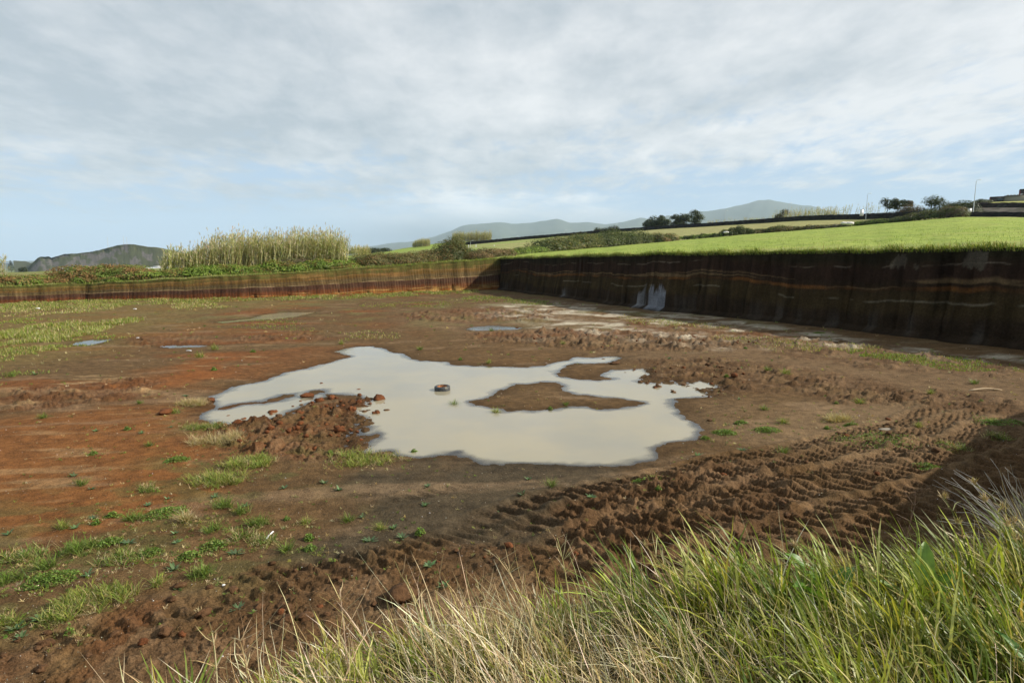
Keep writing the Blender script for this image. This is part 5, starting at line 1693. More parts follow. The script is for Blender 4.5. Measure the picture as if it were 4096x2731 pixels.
dock(740, 640, .75, 1.15, 'ribbed pale leaf half buried in straw at bottom centre right', [(.32, .09, .9, -.1, (.22, .28, .10)), (.28, .08, .8, 2.7, G1), (.25, .07, .6, 1.2, G1)])


def build_dead_shrub():
    e = edge_at(np.array(s_of_x(3.25)))
    base = np.array([e[0] + .02, e[1] + .1, e[2] - .05])
    t = thing('dead_shrub', 'grey leafless twiggy shrub at the right picture edge above the grass', 'shrub', base)
    A = Acc()
    for i in range(70):
        az = np.pi + rf.normal(0, .8); l = rf.uniform(.4, .75); le = rf.uniform(.3, 1.2)
        tt = np.linspace(0, 1, 6)[:, None]
        d = np.array([math.cos(az) * math.sin(le), math.sin(az) * math.sin(le), math.cos(le)])
        pts = tt * d * l + np.array([0, 0, .08]) * np.sin(tt * 3) + rf.normal(0, .012, (6, 3)) * tt
        V, Q = tube(pts, np.linspace(.003, .0012, 6), 4)
        A.add(V, Q, np.array([.30, .28, .26]) * rf.uniform(.6, 1.2))
    obj('twigs', A.mesh('twigs', M_DRY), t, kind='stuff')
    # a single red brown dead stem further left
    e = edge_at(np.array(s_of_x(2.2)))
    base = np.array([e[0], e[1] + .08, e[2] - .05])
    top = at_d(918, 488, base[1]) - base
    t = thing('dead_plant', 'thin leafless brown branching stem before the bank shadow at right', 'stem', base)
    A = Acc()
    tt = np.linspace(0, 1, 8)[:, None]
    main = tt * top + rf.normal(0, .006, (8, 3))
    V, Q = tube(main, np.linspace(.0035, .0015, 8), 4); A.add(V, Q, (.20, .12, .09))
    for j in range(12):
        b0 = main[rf.integers(2, 7)]
        d = np.array([rf.normal(-.4, .6), rf.normal(0, .4), rf.uniform(.4, 1)]); d /= np.linalg.norm(d)
        q = b0 + np.linspace(0, 1, 4)[:, None] * d * rf.uniform(.06, .16)
        V, Q = tube(q, np.linspace(.002, .001, 4), 4); A.add(V, Q, (.22, .14, .10))
    obj('twigs', A.mesh('twigs', M_DRY), t, kind='stuff')


build_dead_shrub()

# ================================================================== SCRUB, REEDS, HEDGES, TREES
rh = np.random.default_rng(31)
BRAM = [(.13, .14, .045), (.18, .15, .05), (.23, .14, .06), (.09, .105, .035), (.20, .18, .075)]
FERN = [(.17, .25, .04), (.23, .30, .055), (.12, .18, .035), (.25, .19, .06)]
RUST = [(.25, .145, .055), (.30, .19, .075), (.19, .18, .055), (.14, .17, .04), (.18, .24, .05)]
HEDG = [(.075, .10, .032), (.10, .125, .04), (.13, .135, .055), (.06, .08, .028)]
DARKT = [(.045, .06, .028), (.06, .075, .035), (.075, .085, .04)]


def bush_cloud(lobes, n, size, cols, up=.3):
    """leaf cards through a union of ellipsoid lobes (x,y,z,rx,ry,rz), plus a coarse inner mass of big leaves"""
    lb_ = np.array(lobes, float)
    vol = (lb_[:, 3] * lb_[:, 4] + lb_[:, 3] * lb_[:, 5]); vol = vol / vol.sum()
    A = Acc()
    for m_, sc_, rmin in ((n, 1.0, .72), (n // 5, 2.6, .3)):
        li = rh.choice(len(lb_), m_, p=vol)
        d = rh.normal(size=(m_, 3)); d[:, 2] = np.abs(d[:, 2]) * 1.2 - .25
        d /= np.linalg.norm(d, axis=1)[:, None]
        r = rmin + (1.03 - rmin) * rh.random(m_) ** .6
        bump = .78 + .5 * fbm(d[:, 0] * 2.2 + li * 3.1, d[:, 1] * 2.2 + d[:, 2] * 2.5, 3, 801)
        P = lb_[li, :3] + d * lb_[li, 3:] * (r * (bump if sc_ == 1 else .85))[:, None]
        k = P[:, 2] > -.1
        P, d2 = P[k], d[k]; li = li[k]
        V, Q = leafcards(rh, P, size * sc_ * rh.uniform(.6, 1.3, len(P)), up, d2)
        cl = fbm(P[:, 0] / (size * 9), P[:, 1] / (size * 9) + P[:, 2] / (size * 7), 3, 802)
        idx = np.clip(((cl - .25) * 2.0 + rh.normal(0, .22, len(P))) * len(cols), 0, len(cols) - 1).astype(int)
        c = np.asarray(cols)[idx] * np.exp(rh.normal(0, .2, (len(P), 1)))
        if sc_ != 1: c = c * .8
        A.add(V, Q, np.repeat(c, 4, 0))
    return A


def bush(name, cat, label, p0, p1, hgt, dep, n, size, cols, seed_h=.3, nl=None, group=None):
    """elongated bush or hedge between two ground points"""
    p0 = np.array(p0, float); p1 = np.array(p1, float)
    org = (p0 + p1) / 2
    L = np.linalg.norm((p1 - p0)[:2])
    nl = nl or max(3, int(L / (dep * .55)))
    dr = (p1 - p0)[:2] / (L + 1e-9)
    lobes = []
    for i in range(nl):
        f = (i + .5) / nl
        c = p0 * (1 - f) + p1 * f - org
        hh = hgt * (1 + seed_h * (2 * vnoise(np.array(i * .55), np.array(org[0]), 811) - 1)) * rh.uniform(.88, 1.12) * (.75 + .25 * math.sin(math.pi * min(max(f, .08), .92)))
        rx = L / nl * rh.uniform(.75, 1.1)
        j = rh.normal(0, dep * .12)
        lobes.append((c[0] - dr[1] * j, c[1] + dr[0] * j, c[2] + hh * .25, max(rx, .3) * abs(dr[0]) + dep * .5 * abs(dr[1]), max(rx, .3) * abs(dr[1]) + dep * .5 * abs(dr[0]), hh * .78))
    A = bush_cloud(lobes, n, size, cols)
    return obj(name, A.mesh(name, M_LEAF), None, tuple(org), label=label, category=cat, group=group)


def rimpt(px, back, dz=0.0):
    P = L0(np.array(float(px)))
    r = P[:2] / np.linalg.norm(P[:2])
    return np.array([P[0] + r[0] * back, P[1] + r[1] * back, P[2] + .04 * back * .5 + dz])


# --- behind the sunlit far wall, left to right
bush('bramble_thicket', 'bramble', 'low tangled green and russet scrub at the far left picture edge above the wall', rimpt(-60, 4), rimpt(32, 4), 1.5, 3.5, 9000, .16, RUST)
bush('bramble_thicket', 'bramble', 'dark green scrub between the far left scrub and the russet mound', rimpt(30, 4), rimpt(78, 4), 1.25, 3, 5000, .16, FERN + RUST[:2])
bush('bramble_thicket', 'bramble', 'broad russet and green mound of brambles below the cliff hill', rimpt(66, 5), rimpt(148, 5), 2.3, 4.5, 13000, .17, RUST, .35)
bush('fern_bank', 'fern', 'bright green fern bank along the foot of the tall pale reeds', rimpt(140, 3), rimpt(352, 3), 1.35, 3, 19000, .17, FERN, .35)
bush('fern_bank', 'fern', 'low russet fern strip at the wall top below the russet mound', rimpt(60, 2), rimpt(150, 2), .7, 1.6, 4000, .15, RUST + FERN[:1])
bush('bramble_thicket', 'bramble', 'dry brown twiggy shrub in front of the reeds right of their middle', rimpt(268, 6), rimpt(325, 6), 2.3, 3, 6000, .16, [(.17, .13, .08), (.13, .13, .05), (.21, .165, .11), (.10, .13, .04)])
bush('bramble_thicket', 'bramble', 'dark green shrubs under the right end of the tall reeds', rimpt(322, 6), rimpt(362, 7), 1.9, 3, 5000, .16, FERN[:3] + HEDG)
bush('bramble_thicket', 'bramble', 'long brown green bramble thicket on the grass right of the tall reeds', rimpt(362, 6), rimpt(446, 8), 2.1, 4, 15000, .16, BRAM, .15)
bush('round_bush', 'bush', 'rounded bush standing at the right end of the long bramble thicket', rimpt(440, 8), rimpt(462, 9), 3.6, 4, 8000, .16, BRAM + HEDG, .1, 3)
bush('bramble_thicket', 'bramble', 'low green shrubs right of the rounded bush near the pit corner', rimpt(460, 8), rimpt(474, 8), 2.0, 3, 3500, .16, HEDG + FERN[:1])
bush('bramble_thicket', 'bramble', 'faded russet scrub just above the pit corner', rimpt(474, 5), np.array(L1(np.array(508.))) + [0, -2, 0], 1.6, 3, 5000, .16, [(.24, .16, .08), (.20, .15, .07), (.14, .14, .05)])


def reeds(label, p0, p1, dep, hgt, n, cols, lean=(.0, .16), plume=.4, group=None, wid=.07, taper=True, lw=.085, nl=9):
    p0 = np.array(p0, float); p1 = np.array(p1, float); org = (p0 + p1) / 2
    dr = p1 - p0; L = np.linalg.norm(dr[:2]); nx, ny = -dr[1] / L, dr[0] / L
    t = thing('reed_bed', label, 'reeds', org, group)
    f = rh.random(n); o = rh.uniform(-.5, .5, n) * dep
    base = p0 + f[:, None] * dr - org
    base[:, 0] += nx * o; base[:, 1] += ny * o
    h = hgt * (.62 + .55 * fbm(f * L / 2.2, o / 2, 3, 821)) * rh.uniform(.7, 1.08, n)
    if taper:
        h = h * (.55 + .45 * sst(0, .18, f)) * (.8 + .2 * sst(1, .93, f))
    az = rh.normal(0.2, .9, n)
    V, Q, k = blades(rh, base, h, wid, az, rh.uniform(*lean, n), rh.uniform(0, .22, n), 4, 1.2)
    A = Acc().add(V, Q, np.repeat(vary(rh, n, cols, .2), k, 0))
    obj('canes', A.mesh('canes', M_LEAF), t, kind='stuff')
    # leaves along the upper half of each cane
    m_ = n * nl
    idx = rh.integers(0, n, m_); ff = .32 + .62 * rh.random(m_)
    seg = V.reshape(n, 5, 2, 3).mean(2)
    q = ff * 4; i0 = np.clip(q.astype(int), 0, 3); fr = (q - i0)[:, None]
    P = seg[idx, i0] * (1 - fr) + seg[idx, i0 + 1] * fr
    V2, Q2, k2 = blades(rh, P, rh.uniform(.35, .8, m_), lw, rh.uniform(0, 6.28, m_), rh.uniform(.3, .9, m_), rh.uniform(.5, 1.6, m_), 2, .4)
    lc = [(.40, .38, .19), (.50, .45, .27), (.30, .32, .12), (.56, .49, .32), (.22, .26, .09)]
    B = Acc().add(V2, Q2, np.repeat(vary(rh, m_, lc, .2), k2, 0))
    obj('leaves', B.mesh('leaves', M_LEAF), t, kind='stuff')
    if plume > 0:
        c = rh.random(n) < plume
        tp = seg[c, 4]; m_ = len(tp)
        V3, Q3, k3 = blades(rh, np.repeat(tp, 3, 0) - [0, 0, .1], rh.uniform(.3, .6, m_ * 3), lw * 1.15, np.repeat(az[c], 3) + rh.normal(0, .5, m_ * 3), rh.uniform(0, .4, m_ * 3), rh.uniform(0, .5, m_ * 3), 2, 1.2)
        D = Acc().add(V3, Q3, np.repeat(vary(rh, m_ * 3, [(.52, .44, .32), (.60, .54, .42), (.42, .34, .22)], .15), k3, 0))
        obj('plumes', D.mesh('plumes', M_LEAF), t, kind='stuff')
    return t


CANE = [(.46, .41, .22), (.54, .48, .29), (.36, .35, .14), (.30, .31, .11), (.58, .52, .34)]
reeds('wide tall stand of pale plumed reeds behind the sunlit wall', rimpt(188, 10), rimpt(345, 9), 7, 6.3, 2300, CANE, (.0, .3), plume=.45)
reeds('thin low reeds at the left end of the tall stand, against the cliff hill', rimpt(163, 8), rimpt(196, 9), 4, 4.6, 190, CANE, (.0, .25), .3)
reeds('thin bare reeds at the far left picture edge', rimpt(-14, 6), rimpt(7, 6), 3, 4.0, 60, [(.42, .38, .30), (.36, .33, .25)], (0, .3), .5)
reeds('small pale reed clump just right of the tall stand, beyond the brambles', at_d(350, 256, 165), at_d(367, 256, 170), 4, 3.1, 260, CANE[:3], plume=.5)
RB2 = [(.26, .23, .12), (.20, .19, .085), (.32, .28, .16)]
reeds('broad dull reed clump on the meadow beyond the road wall', at_d(452, 241.6, 455), at_d(491, 241.4, 455), 14, 8.2, 900, RB2, plume=.25, wid=.16, taper=False, lw=.18)
reeds('small dull reed clump left of the broad one on the far meadow', at_d(413, 247.2, 420), at_d(430, 245.6, 420), 9, 5.8, 420, RB2, plume=.25, wid=.14, lw=.16)
reeds('loose row of thin reeds behind the road wall right of the dark trees', push(L3, 772, 4, -.5)[1], push(L3, 838, 4, -.3)[1], 5, 7.6, 300, [(.34, .30, .20), (.42, .37, .26), (.26, .23, .13)], (0, .2), .6, wid=.14, lw=.2)
reeds('sparse row of tall thin reeds against the sky before the tree group', push(L3, 825, 4, -.3)[1], push(L3, 882, 4, 0)[1], 3, 7.6, 60, [(.25, .22, .14), (.33, .28, .18)], (0, .22), .9, wid=.13, lw=.2)
reeds('low sparse reeds on the road wall between the street lamps', push(L3, 700, 4, -.8)[1], push(L3, 768, 4, -.6)[1], 4, 5.2, 170, [(.34, .31, .20), (.42, .37, .26)], (0, .25), .5, wid=.14, lw=.2)


def onl(line, q, d=0.0, dz=0.0):
    return push(line, q, d, dz)[1]


# --- hedge between the green field and the stubble field
bush('hedge', 'hedge', 'low scrubby start of the field hedge nearest the pit corner', onl(L1, 508, -2), onl(L1, 540, 0), 1.5, 3, 3500, .2, FERN[:3] + HEDG)
bush('hedge', 'hedge', 'rounded brown green hedge mass left of the taller field hedge', onl(L1, 541), onl(L1, 592), 4.0, 6, 9000, .27, HEDG + BRAM[:2], .3, 6)
bush('hedge', 'hedge', 'tallest dark green hedge in the middle of the field boundary', onl(L1, 590), onl(L1, 642), 4.6, 7, 11000, .30, HEDG, .2, 6)
bush('hedge', 'hedge', 'clipped brownish hedge running up to the small gate', onl(L1, 640), onl(L1, 672), 2.9, 4, 5500, .27, HEDG + BRAM[:3], .1)
bush('hedge', 'hedge', 'thin broken hedge just right of the small gate', onl(L1, 679), onl(L1, 722), 1.2, 3, 3000, .26, FERN[:3] + HEDG)
bush('hedge', 'hedge', 'dark round hedge clump on the boundary right of the gate', onl(L1, 722), onl(L1, 750), 2.4, 4, 4200, .27, HEDG)
bush('hedge', 'hedge', 'brownish hedge stretch in the middle right of the field boundary', onl(L1, 748), onl(L1, 800), 1.7, 3.5, 4800, .26, HEDG + BRAM)
bush('hedge', 'hedge', 'low stony looking hedge stretch left of the white stones', onl(L1, 798), onl(L1, 848), 1.1, 2.5, 3600, .24, BRAM + HEDG + [(.22, .19, .15)])
bush('hedge', 'hedge', 'green grassy hedge stretch right of the white stones', onl(L1, 850), onl(L1, 906), 1.6, 3, 5200, .24, FERN[:3] + HEDG)
bush('hedge', 'hedge', 'greyish hedge stretch rising towards the top of the green field', onl(L1, 900), onl(L1, 948), 2.2, 3.5, 5200, .24, HEDG + [(.16, .13, .11), (.13, .14, .05)])
bush('round_bush', 'bush', 'reddish grey bush at the upper end of the field hedge below the tall lamp', onl(L1, 946), onl(L1, 962), 3.4, 4, 4200, .24, [(.18, .13, .10), (.14, .12, .07), (.12, .14, .05)], .1, 3)

# --- dark growth along the road
bush('hedge', 'hedge', 'long dark hedge behind the road wall under the group of trees', onl(L3, 800, 2), onl(L3, 878, 2), 2.1, 3, 6500, .28, DARKT + [(.13, .12, .04)], .35)
bush('hedge', 'hedge', 'dark hedge behind the wall from the windswept tree to the tall lamp', onl(L3, 872, 3, .2), onl(L3, 968, 5, .3), 3.4, 4, 9500, .28, DARKT, .25)
bush('round_bush', 'bush', 'dark rounded evergreen mound left of the tall street lamp', onl(L3, 940, 9, .5), onl(L3, 968, 9, .8), 5.6, 6, 7500, .28, DARKT, .1, 3)
bush('round_bush', 'bush', 'russet bare bush between the tree group and the windswept tree', onl(L3, 905, 3, .3), onl(L3, 921, 3, .3), 5.0, 4, 4200, .22, [(.20, .13, .10), (.15, .11, .08), (.12, .11, .06)], .1, 3)
bush('hedge', 'hedge', 'dark shrubs on the skyline left of the low building', at_d(975, 203.6, 246), at_d(990, 202.6, 250), 1.6, 3, 1800, .25, DARKT, .3)


def tree(name, label, base, hgt, width, cols, n, leanx=0.0, nb=5, trunk=.4, size=.3, group=None, spread=1.0):
    base = np.array(base, float)
    t = thing(name, label, 'tree', base, group)
    top = np.array([leanx * hgt, 0, hgt * .72])
    A = Acc()
    tt = np.linspace(0, 1, 6)[:, None]
    main = tt * top + np.stack([.06 * hgt * np.sin(tt[:, 0] * 4), tt[:, 0] * 0, tt[:, 0] * 0], 1)
    V, Q = tube(main, np.linspace(.045, .012, 6) * hgt * .6, 6); A.add(V, Q, (.07, .055, .045))
    lobes = []
    for i in range(nb):
        f = trunk + (1 - trunk) * (i + .5) / nb
        b0 = main[int(round(f * 5))]
        a = rh.uniform(0, 6.28)
        tip = b0 + np.array([math.cos(a) * width * .26 * spread + leanx * hgt * .2, math.sin(a) * width * .22, hgt * rh.uniform(.0, .14)])
        V, Q = tube(np.linspace(0, 1, 4)[:, None] * (tip - b0) + b0, np.linspace(.012, .005, 4) * hgt * .6, 5); A.add(V, Q, (.07, .055, .045))
        r = width * rh.uniform(.25, .38)
        lobes.append((*tip, r, r, r * rh.uniform(.65, .9)))
    obj('trunk', A.mesh('trunk', M_BARK), t)
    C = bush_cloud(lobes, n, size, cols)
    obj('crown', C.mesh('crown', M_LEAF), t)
    return t


TG = 'dark rounded trees in a row behind the road wall'
for i, (px, top, w, lab) in enumerate(((655, 213.5, 12, 'leftmost dark rounded tree of the row behind the road wall'), (664, 212.6, 11, 'second dark tree from the left in the row behind the road wall'),
                                       (676, 212, 9, 'thin loose tree beside the lamp in the row behind the road wall'), (683, 211.8, 12, 'dark tree right of the lamp in the row behind the road wall'),
                                       (693, 209, 14, 'tallest rightmost dark tree of the row behind the road wall'), (649, 216.5, 9, 'smallest dark tree at the left end of the row'))):
    b = onl(L3, px, 3, -.6); D = b[1]
    tree('round_tree', lab, b, (228 - top) / 610 * D + .4, w * 1.25 / 600 * D, DARKT + HEDG[:1], 2600, .02, 11, .04, .42, TG)
for px, top, w, lab in ((601, 229.0, 10, 'left one of two low round trees left of the dark tree row'), (611, 228.3, 11, 'right one of two low round trees left of the dark tree row')):
    b = onl(L3, px, 3, -.8); D = b[1]
    tree('round_tree', lab, b, (233.6 - top) / 610 * D + 1, w * 1.3 / 600 * D, DARKT, 1700, .02, 9, .05, .42, 'low round trees left of the dark row')
for px, top, w, hx, lab, nb, sp, tr in ((887, 197.5, 14, .05, 'wispy left tree of the group of three on the skyline', 7, 1.3, .25), (897, 198, 12, .08, 'middle tree of the group of three on the skyline', 5, .8, .35),
                                        (904, 199.5, 13, .3, 'right leaning tree of the group of three on the skyline', 5, .8, .45), (931, 197.2, 24, .34, 'large windswept tree on the skyline left of the tall lamp', 8, .8, .42),
                                        (910, 198.5, 7, .0, 'thin bare tree between the group of three and the windswept tree', 4, .7, .5)):
    b = onl(L3, px, 4, 0); D = b[1]
    b = at_d(px - hx * 10, 212.5, D)
    tree('skyline_tree', lab, b, (212.5 - top) / 610 * D, w / 600 * D, DARKT if px != 910 else [(.16, .13, .11), (.12, .10, .07)], 1500 if px != 910 else 350, hx, nb, tr, .24, None, sp)
b = onl(L3, 784, 4, -.5); D = b[1]
tree('round_tree', 'dark spreading shrub tree at the left of the loose reeds', b, 19.5 / 610 * D * .72, 15 / 600 * D, [(.09, .085, .05), (.07, .075, .04), (.13, .11, .07)], 1500, 0, 6, .1, .3)
bush('far_trees', 'trees', 'low dark line of trees far off between the small reed clump and bramble thicket', at_d(367, 254.5, 330), at_d(388, 252.5, 340), 3.4, 5, 2500, .4, DARKT, .3)


def build_pine():
    b = at_d(11.5, 271.8, 700.); h = 12.3 / 610 * 700
    t = thing('conifer', 'dark layered conifer at far left before the distant headland', 'tree', b)
    V, Q = tube(np.linspace(0, 1, 5)[:, None] * [0, 0, h], np.linspace(.25, .05, 5), 6)
    obj('trunk', Acc().add(V, Q, (.06, .05, .04)).mesh('trunk', M_BARK), t)
    A = Acc()
    for k in range(11):
        z = h * (.12 + .86 * k / 11); r = h * .30 * (1 - k / 11.5) + .2
        m_ = 110
        a = rh.uniform(0, 6.28, m_); rr = r * np.sqrt(rh.random(m_))
        P = np.stack([rr * np.cos(a), rr * np.sin(a), z + .10 * rr + rh.normal(0, .12, m_)], 1)
        V, Q = leafcards(rh, P, .7, .8); A.add(V, Q, np.repeat(vary(rh, m_, DARKT), 4, 0))
    obj('crown', A.mesh('crown', M_LEAF), t)
    bush('far_trees', 'trees', 'small dark far trees beside the foot of the cliff hill at left', at_d(20, 271.5, 620), at_d(27, 271.5, 620), 4.5, 5, 900, .6, DARKT, .3)


build_pine()

# ================================================================== WALLS, LAMPS, BUILDINGS
def stone_wall(name, label, pts, h, th, seed):
    """rough dark stone wall along a line: uneven top, stones standing proud"""
    u, P = resample(np.asarray(pts, float), .9)
    tg = np.gradient(P[:, :2], axis=0); tg /= np.linalg.norm(tg, axis=1)[:, None]
    nr = np.stack([-tg[:, 1], tg[:, 0]], 1)
    prof = [(-.5, -.6), (-.5, 0), (-.5, .35), (-.5, .7), (-.46, .97), (-.2, 1.03), (.2, 1.03), (.46, .97), (.5, .5), (.5, -.6)]
    rows = []
    for a, b_ in prof:
        jit = (fbm(u * 1.3, np.full_like(u, b_ * 7 + a), 2, seed) - .5)
        o = a * th + jit * .22 * np.sign(a)
        z = P[:, 2] + b_ * h + (jit * .45 if b_ > .6 else 0)
        rows.append(np.stack([P[:, 0] + nr[:, 0] * o, P[:, 1] + nr[:, 1] * o, z], 1))
    V = np.array(rows)
    c = vary(rh, V.shape[0] * V.shape[1], [(.020, .019, .018), (.030, .028, .026), (.014, .013, .013)], .25)
    org = V.reshape(-1, 3).mean(0)
    mk(name, V.reshape(-1, 3) - org, grid_faces(V.shape[0], V.shape[1]), M_CUT, c, False, None, tuple(org), label=label, category='wall')


stone_wall('stone_wall', 'long low black stone wall along the road behind the stubble field', L2(np.concatenate([np.linspace(456, 957, 140)])), 2.0, .8, 901)
stone_wall('stone_wall', 'black stone wall along the top of the green field under the tall lamp', T0(np.concatenate([np.linspace(958, 1030, 40), np.linspace(1045, 1400, 40)])) + [0, 0, .05], 1.35, .7, 902)
stone_wall('stone_wall', 'black stone wall below the upper field and the low building', T2(np.concatenate([np.linspace(962, 1030, 40), np.linspace(1045, 1400, 40)])) + [0, -.3, .05], 1.5, .7, 903)

M_LAMP = plain_mat('lamp_metal', (.55, .57, .58), .45, .2, .5, .06)
M_LHEAD = plain_mat('lamp_head', (.80, .82, .83), .35, 0, .6, .04)


def lamp(px, ptop, pbase, D, label, arm=1):
    b = at_d(px, pbase, D); tp = at_d(px, ptop, D)
    h = tp[2] - b[2]
    H = 9.3                                        # full column; the foot of far ones stands in the road cutting
    b = np.array([b[0], b[1], tp[2] - H if h < H else b[2]])
    h = tp[2] - b[2]
    t = thing('street_lamp', label, 'street lamp', b, 'street lamps along the road')
    A = Acc()
    V, Q = tube(np.array([[0, 0, -.2], [0, 0, .3], [0, 0, h * .5], [0, 0, h - .35]]), np.array([.13, .12, .095, .065]), 8); A.add(V, Q)
    obj('pole', A.mesh('pole', M_LAMP, True), t)
    V, Q = tube(np.array([[0, 0, h - .4], [.06, 0, h - .15], [.3, 0, h - .03], [.75, 0, h + .03]]), .05, 6)
    obj('arm', Acc().add(V, Q).mesh('arm', M_LAMP, True), t)
    n, m_ = 7, 8
    xs = np.linspace(0, 1, n); th_ = np.arange(m_) / m_ * 2 * np.pi
    w = np.sqrt(np.clip(np.sin(np.pi * (xs * .9 + .07)), 0, 1))
    V = np.array([[.65 + x * .95, math.cos(a) * .17 * ww, h + .03 + .09 * x + math.sin(a) * .10 * ww] for x, ww in zip(xs, w) for a in th_])
    i = np.arange(n * m_).reshape(n, m_); j = np.roll(i, -1, 1)
    Q = np.stack([i[:-1], j[:-1], j[1:], i[1:]], -1).reshape(-1, 4)
    obj('lamp_head', mesh_data('lamp_head', V, [Q, i[0][None, ::-1], i[-1][None]], M_LHEAD, None, True), t)


lamp(973.2, 179.7, 211.8, 178, 'tallest nearest street lamp at right, beside the dark mound')
lamp(866, 193.3, 215.2, 232, 'street lamp between the sparse reeds and the group of three trees')
lamp(788.2, 202.6, 218.2, 300, 'street lamp in front of the dark spreading shrub by the loose reeds')
lamp(724.8, 210.3, 222.2, 346, 'street lamp among the low sparse reeds, right of the dark tree row')
lamp(669.8, 217.3, 225.9, 378, 'street lamp inside the row of dark rounded trees')
lamp(615, 224, 230.6, 402, 'street lamp at the right end of the two low round trees')
lamp(564.5, 230, 234.6, 418, 'street lamp alone on the wall left of the two low round trees')
lamp(516, 235.6, 238.6, 424, 'faint street lamp near the left part of the road wall')
lamp(470.5, 240.4, 244.4, 300, 'leftmost street lamp near the white posts')


def post(px, ptop, pbase, D, label):
    b = at_d(px, pbase, D); h = (pbase - ptop) / 610 * D
    A = Acc()
    V, Q = tube(np.array([[0, 0, -.2], [0, 0, h * .5], [0, 0, h * .95], [0, 0, h]]), np.array([.11, .1, .1, .05]), 8)
    A.add(V, Q)
    obj('fence_post', A.mesh('fence_post', M_WHITE, True), None, tuple(b), label=label, category='post')


post(468.6, 244.4, 247.0, 250, 'left one of two white posts near the low end of the road wall')
post(476.0, 243.9, 246.4, 250, 'right one of two white posts near the low end of the road wall')
post(494.2, 244.6, 247.6, 240, 'leaning pale post in the stubble field right of the two white posts')
post(471.6, 249.2, 252.2, 125, 'grey post in the shrubs right of the rounded bush')


def build_gate():
    b = at_d(675.3, 240.2, 200.)
    t = thing('gate', 'small pale wooden field gate in the gap of the hedge', 'gate', b)
    for x in (-.85, .85):
        V, Q = box(x, 0, .55, .14, .14, 1.3); obj('post', Acc().add(V, Q).mesh('post', M_WOOD), t)
    for z in (.25, .55, .85, 1.08):
        V, Q = box(0, .0, z, 1.56, .06, .11); obj('rail', Acc().add(V, Q).mesh('rail', M_WOOD), t)
    rk = [rock_mesh('boulder', .5, (.62, .60, .56), M_CLOD, 30 + i, .6) for i in range(3)]
    for i, (px, py, s, lab) in enumerate(((844.5, 222.9, 1.5, 'left larger white boulder in the field boundary'), (849.5, 223.2, 1.9, 'right white boulder lump in the field boundary'), (726, 232.2, 1.2, 'pale boulder in the hedge right of the gate'))):
        o = obj('boulder', rk[i], None, tuple(at_d(px, py, 186 if i < 2 else 198)), label=lab, category='boulder'); o.scale = (s * 1.3, s, s)


build_gate()

M_CONC = plain_mat('dark_cladding', (.065, .055, .055), .8, 0, .2, .15)
M_PALEW = plain_mat('beige_render', (.26, .24, .185), .85, 0, .2, .12)
M_ROOFT = plain_mat('pale_tiles', (.62, .62, .60), .6, 0, .3, .12)
M_GLASS = plain_mat('dark_window', (.05, .065, .075), .15, 0, .5, .05)
M_REDB = plain_mat('brick_red', (.16, .05, .05), .8, 0, .2, .15)


def shed_part(t, name, mat, *bx):
    A = Acc()
    for q in bx:
        V, Q = box(*q); A.add(V, Q)
    return obj(name, A.mesh(name, mat), t)


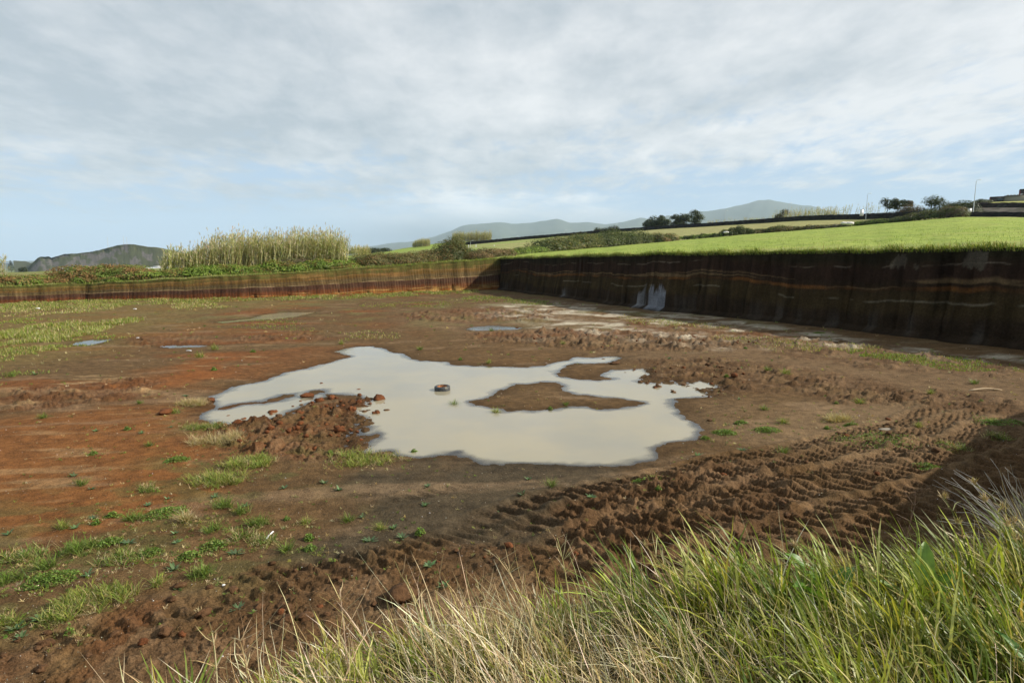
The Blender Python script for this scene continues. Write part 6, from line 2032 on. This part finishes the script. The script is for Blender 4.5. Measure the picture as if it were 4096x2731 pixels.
def build_buildings():
    D = 262.
    b = at_d(989.5, 202.6, D)
    t = thing('farm_building', 'long low dark building with beige wing on the upper field at the right edge', 'building', b)
    w1, w2 = 4.6, 9.0
    shed_part(t, 'wall', M_CONC, (w1 / 2, 3, .6, w1, 6, 3.3))
    shed_part(t, 'parapet', M_REDB, (.1, 2.9, 1.2, .24, 6.1, 2.2))
    shed_part(t, 'wing_wall', M_PALEW, (w1 + w2 / 2 + .02, 3.5, .75, w2, 6, 3.5))
    f = shed_part(t, 'window', M_GLASS, (w1 * .72, -.03, 1.2, 2.0, .08, 1.1))
    shed_part(f, 'sill', M_CONC, (w1 * .72, -.1, .6, 2.2, .2, .1))
    shed_part(t, 'roof', M_CONC, (w1 / 2 + .1, 3, 2.38, w1 + .3, 6.5, .24))
    shed_part(t, 'wing_roof', M_CONC, (w1 + w2 / 2 + .3, 3.5, 2.62, w2 + .3, 6.6, .22))
    for i in range(7):
        V, Q = tube(np.array([[w1 + .9 + i * 1.1, .6, 2.9], [w1 + 1.6 + i * 1.1, .6, 2.98]]), .19, 8)
        obj('ridge_tile', Acc().add(V, Q).mesh('ridge_tile', M_ROOFT), t)
    t.rotation_euler = (0, 0, -.64)
    b2 = at_d(1019.2, 200.5, D + 14)
    t2 = thing('farm_house', 'taller dark red house end behind the low building at the right edge', 'building', b2)
    shed_part(t2, 'wall', M_CONC, (4.2, 3, 1.5, 8, 6, 6.6))
    shed_part(t2, 'corner_strip', M_REDB, (.06, 3, 1.5, .3, 6.1, 6.5))
    shed_part(t2, 'roof', M_CONC, (4.2, 3, 4.95, 8.7, 6.8, .3))
    for i in range(2):
        shed_part(t2, 'window', M_GLASS, (2.4 + 3.0 * i, -.04, 3.4, 1.3, .1, 1.3))
    t2.rotation_euler = (0, 0, -.64)
    # utility box at the foot of the tall lamp and one by the second lamp
    for px, py, D_, lab in ((969.6, 212.2, 177.5, 'white utility box at the foot of the tallest street lamp'), (861.5, 215.2, 230, 'white utility box beside the second street lamp')):
        c = at_d(px, py, D_)
        t3 = thing('utility_box', lab, 'utility box', c)
        shed_part(t3, 'cabinet', M_WHITE, (0, 0, .55 if px > 900 else 1.0, .75 if px > 900 else 1.1, .5, 1.1 if px > 900 else 2.2))
        shed_part(t3, 'cap', M_ROOFT, (0, 0, 1.14 if px > 900 else 2.15, .85 if px > 900 else 1.2, .6, .08))
    # greenhouse sheds far left
    D = 560.; k = D / 600
    b = at_d(143.5, 272.3, D)
    t = thing('warehouse', 'white low warehouse with dark openings below the cliff hill', 'building', b)
    W = 21 * k
    shed_part(t, 'wall', M_WHITE, (W / 2, 6, 1.6, W, 12, 4.2))
    # long shed roof with two slopes
    V = np.array([[-.3, -.4, 3.72], [W + .3, -.4, 3.72], [W + .3, 6, 5.0], [-.3, 6, 5.0], [W + .3, 12.4, 3.72], [-.3, 12.4, 3.72]])
    V = np.concatenate([V, V - [0, 0, .15]])
    Qr = np.array([[0, 1, 2, 3], [3, 2, 4, 5], [9, 8, 7, 6], [11, 10, 8, 9], [0, 6, 7, 1], [5, 4, 10, 11]])
    obj('roof', mesh_data('roof', V, Qr, M_WHITE), t)
    shed_part(t, 'door', M_GLASS, (W * .55, -.05, 1.2, W * .36, .2, 2.4))
    shed_part(t, 'clerestory', M_ROOFT, (W * .55, 5, 5.5, W * .3, 4, 1.1))
    b = at_d(139.5, 272.6, D - 30)
    A = Acc(); n = 10
    hp = rock_mesh('sand_heap', 4.6, (.45, .34, .20), M_CLOD, 41, .62, 9, 16, .2)
    obj('sand_heap', hp, None, tuple(b), label='tan sand heap left of the white warehouse', category='heap')
    b = at_d(62, 273.4, 400.); k = 400 / 600
    t = thing('camper_van', 'white van seen above the scrub at the left below the cliff hill', 'van', b)
    n = 9
    out = np.array([(-2.6, .5), (2.2, .5), (2.9, .9), (2.95, 1.5), (2.4, 2.5), (1.2, 3.0), (-2.2, 3.0), (-2.7, 2.6)]) * 1.35
    V = np.concatenate([np.stack([out[:, 0], np.full(8, -1.3), out[:, 1]], 1), np.stack([out[:, 0], np.full(8, 1.3), out[:, 1]], 1)])
    i = np.arange(8); j = (i + 1) % 8
    obj('body', mesh_data('body', V, [np.stack([i, j, j + 8, i + 8], 1), np.array([i[::-1], i + 8])], M_WHITE), t)
    shed_part(t, 'window', M_GLASS, (.6, -1.31, 2.9, 3.0, .04, .7))
    M_TY = plain_mat('van_tyre', (.02, .02, .02), .8)
    for x in (-2.2, 2.3):
        a = np.arange(14) / 14 * 2 * np.pi
        V = np.concatenate([np.stack([x + .5 * np.cos(a), np.full(14, -1.4), .5 + .5 * np.sin(a)], 1), np.stack([x + .5 * np.cos(a), np.full(14, -1.1), .5 + .5 * np.sin(a)], 1)])
        i = np.arange(14); j = (i + 1) % 14
        obj('wheel', mesh_data('wheel', V, [np.stack([i, j, j + 14, i + 14], 1), np.array([i[::-1], i + 14])], M_TY), t)
    # masts on the cliff hill
    for px, pt, pb, lab in ((108.2, 236.7, 247.2, 'left thin mast standing on the crest of the cliff hill'), (124, 235.6, 244.8, 'middle thin mast on the top of the cliff hill'), (127.2, 237, 244.8, 'shorter right mast on the top of the cliff hill')):
        c = at_d(px, pb, 1455.); h = (pb - pt) / 610 * 1455
        t = thing('radio_mast', lab, 'mast', c)
        V, Q = tube(np.array([[0, 0, -2], [0, 0, h * .5], [0, 0, h]]), np.array([.5, .38, .25]), 5)
        obj('pole', Acc().add(V, Q).mesh('pole', M_LAMP), t)
        V, Q = box(0, 0, h * .93, 3.2, .3, .3); obj('antenna', Acc().add(V, Q).mesh('antenna', M_LAMP), t)


build_buildings()

# ------------------------------------------------------------------ air
def build_haze():
    m = bpy.data.materials.new('air')
    m.use_nodes = True
    m.node_tree.nodes.clear()
    b = NB(m.node_tree)
    out = b.n('ShaderNodeOutputMaterial')
    v = b.n('ShaderNodeVolumePrincipled')
    v.inputs['Color'].default_value = (.66, .83, 1.0, 1)
    v.inputs['Density'].default_value = HAZE
    v.inputs['Anisotropy'].default_value = 0.0
    m.node_tree.links.new(v.outputs[0], out.inputs['Volume'])
    V, Q = box(0, 0, 0, 2, 2, 2)
    V = V * [21000, 21000, 1]
    V[:, 2] = np.where(V[:, 2] > 0, 1450, -66)
    obj('haze', mesh_data('haze', V, Q, m), None, kind='stuff', label='thin blue air over the whole country')


HAZE = 4.6e-5
build_haze()
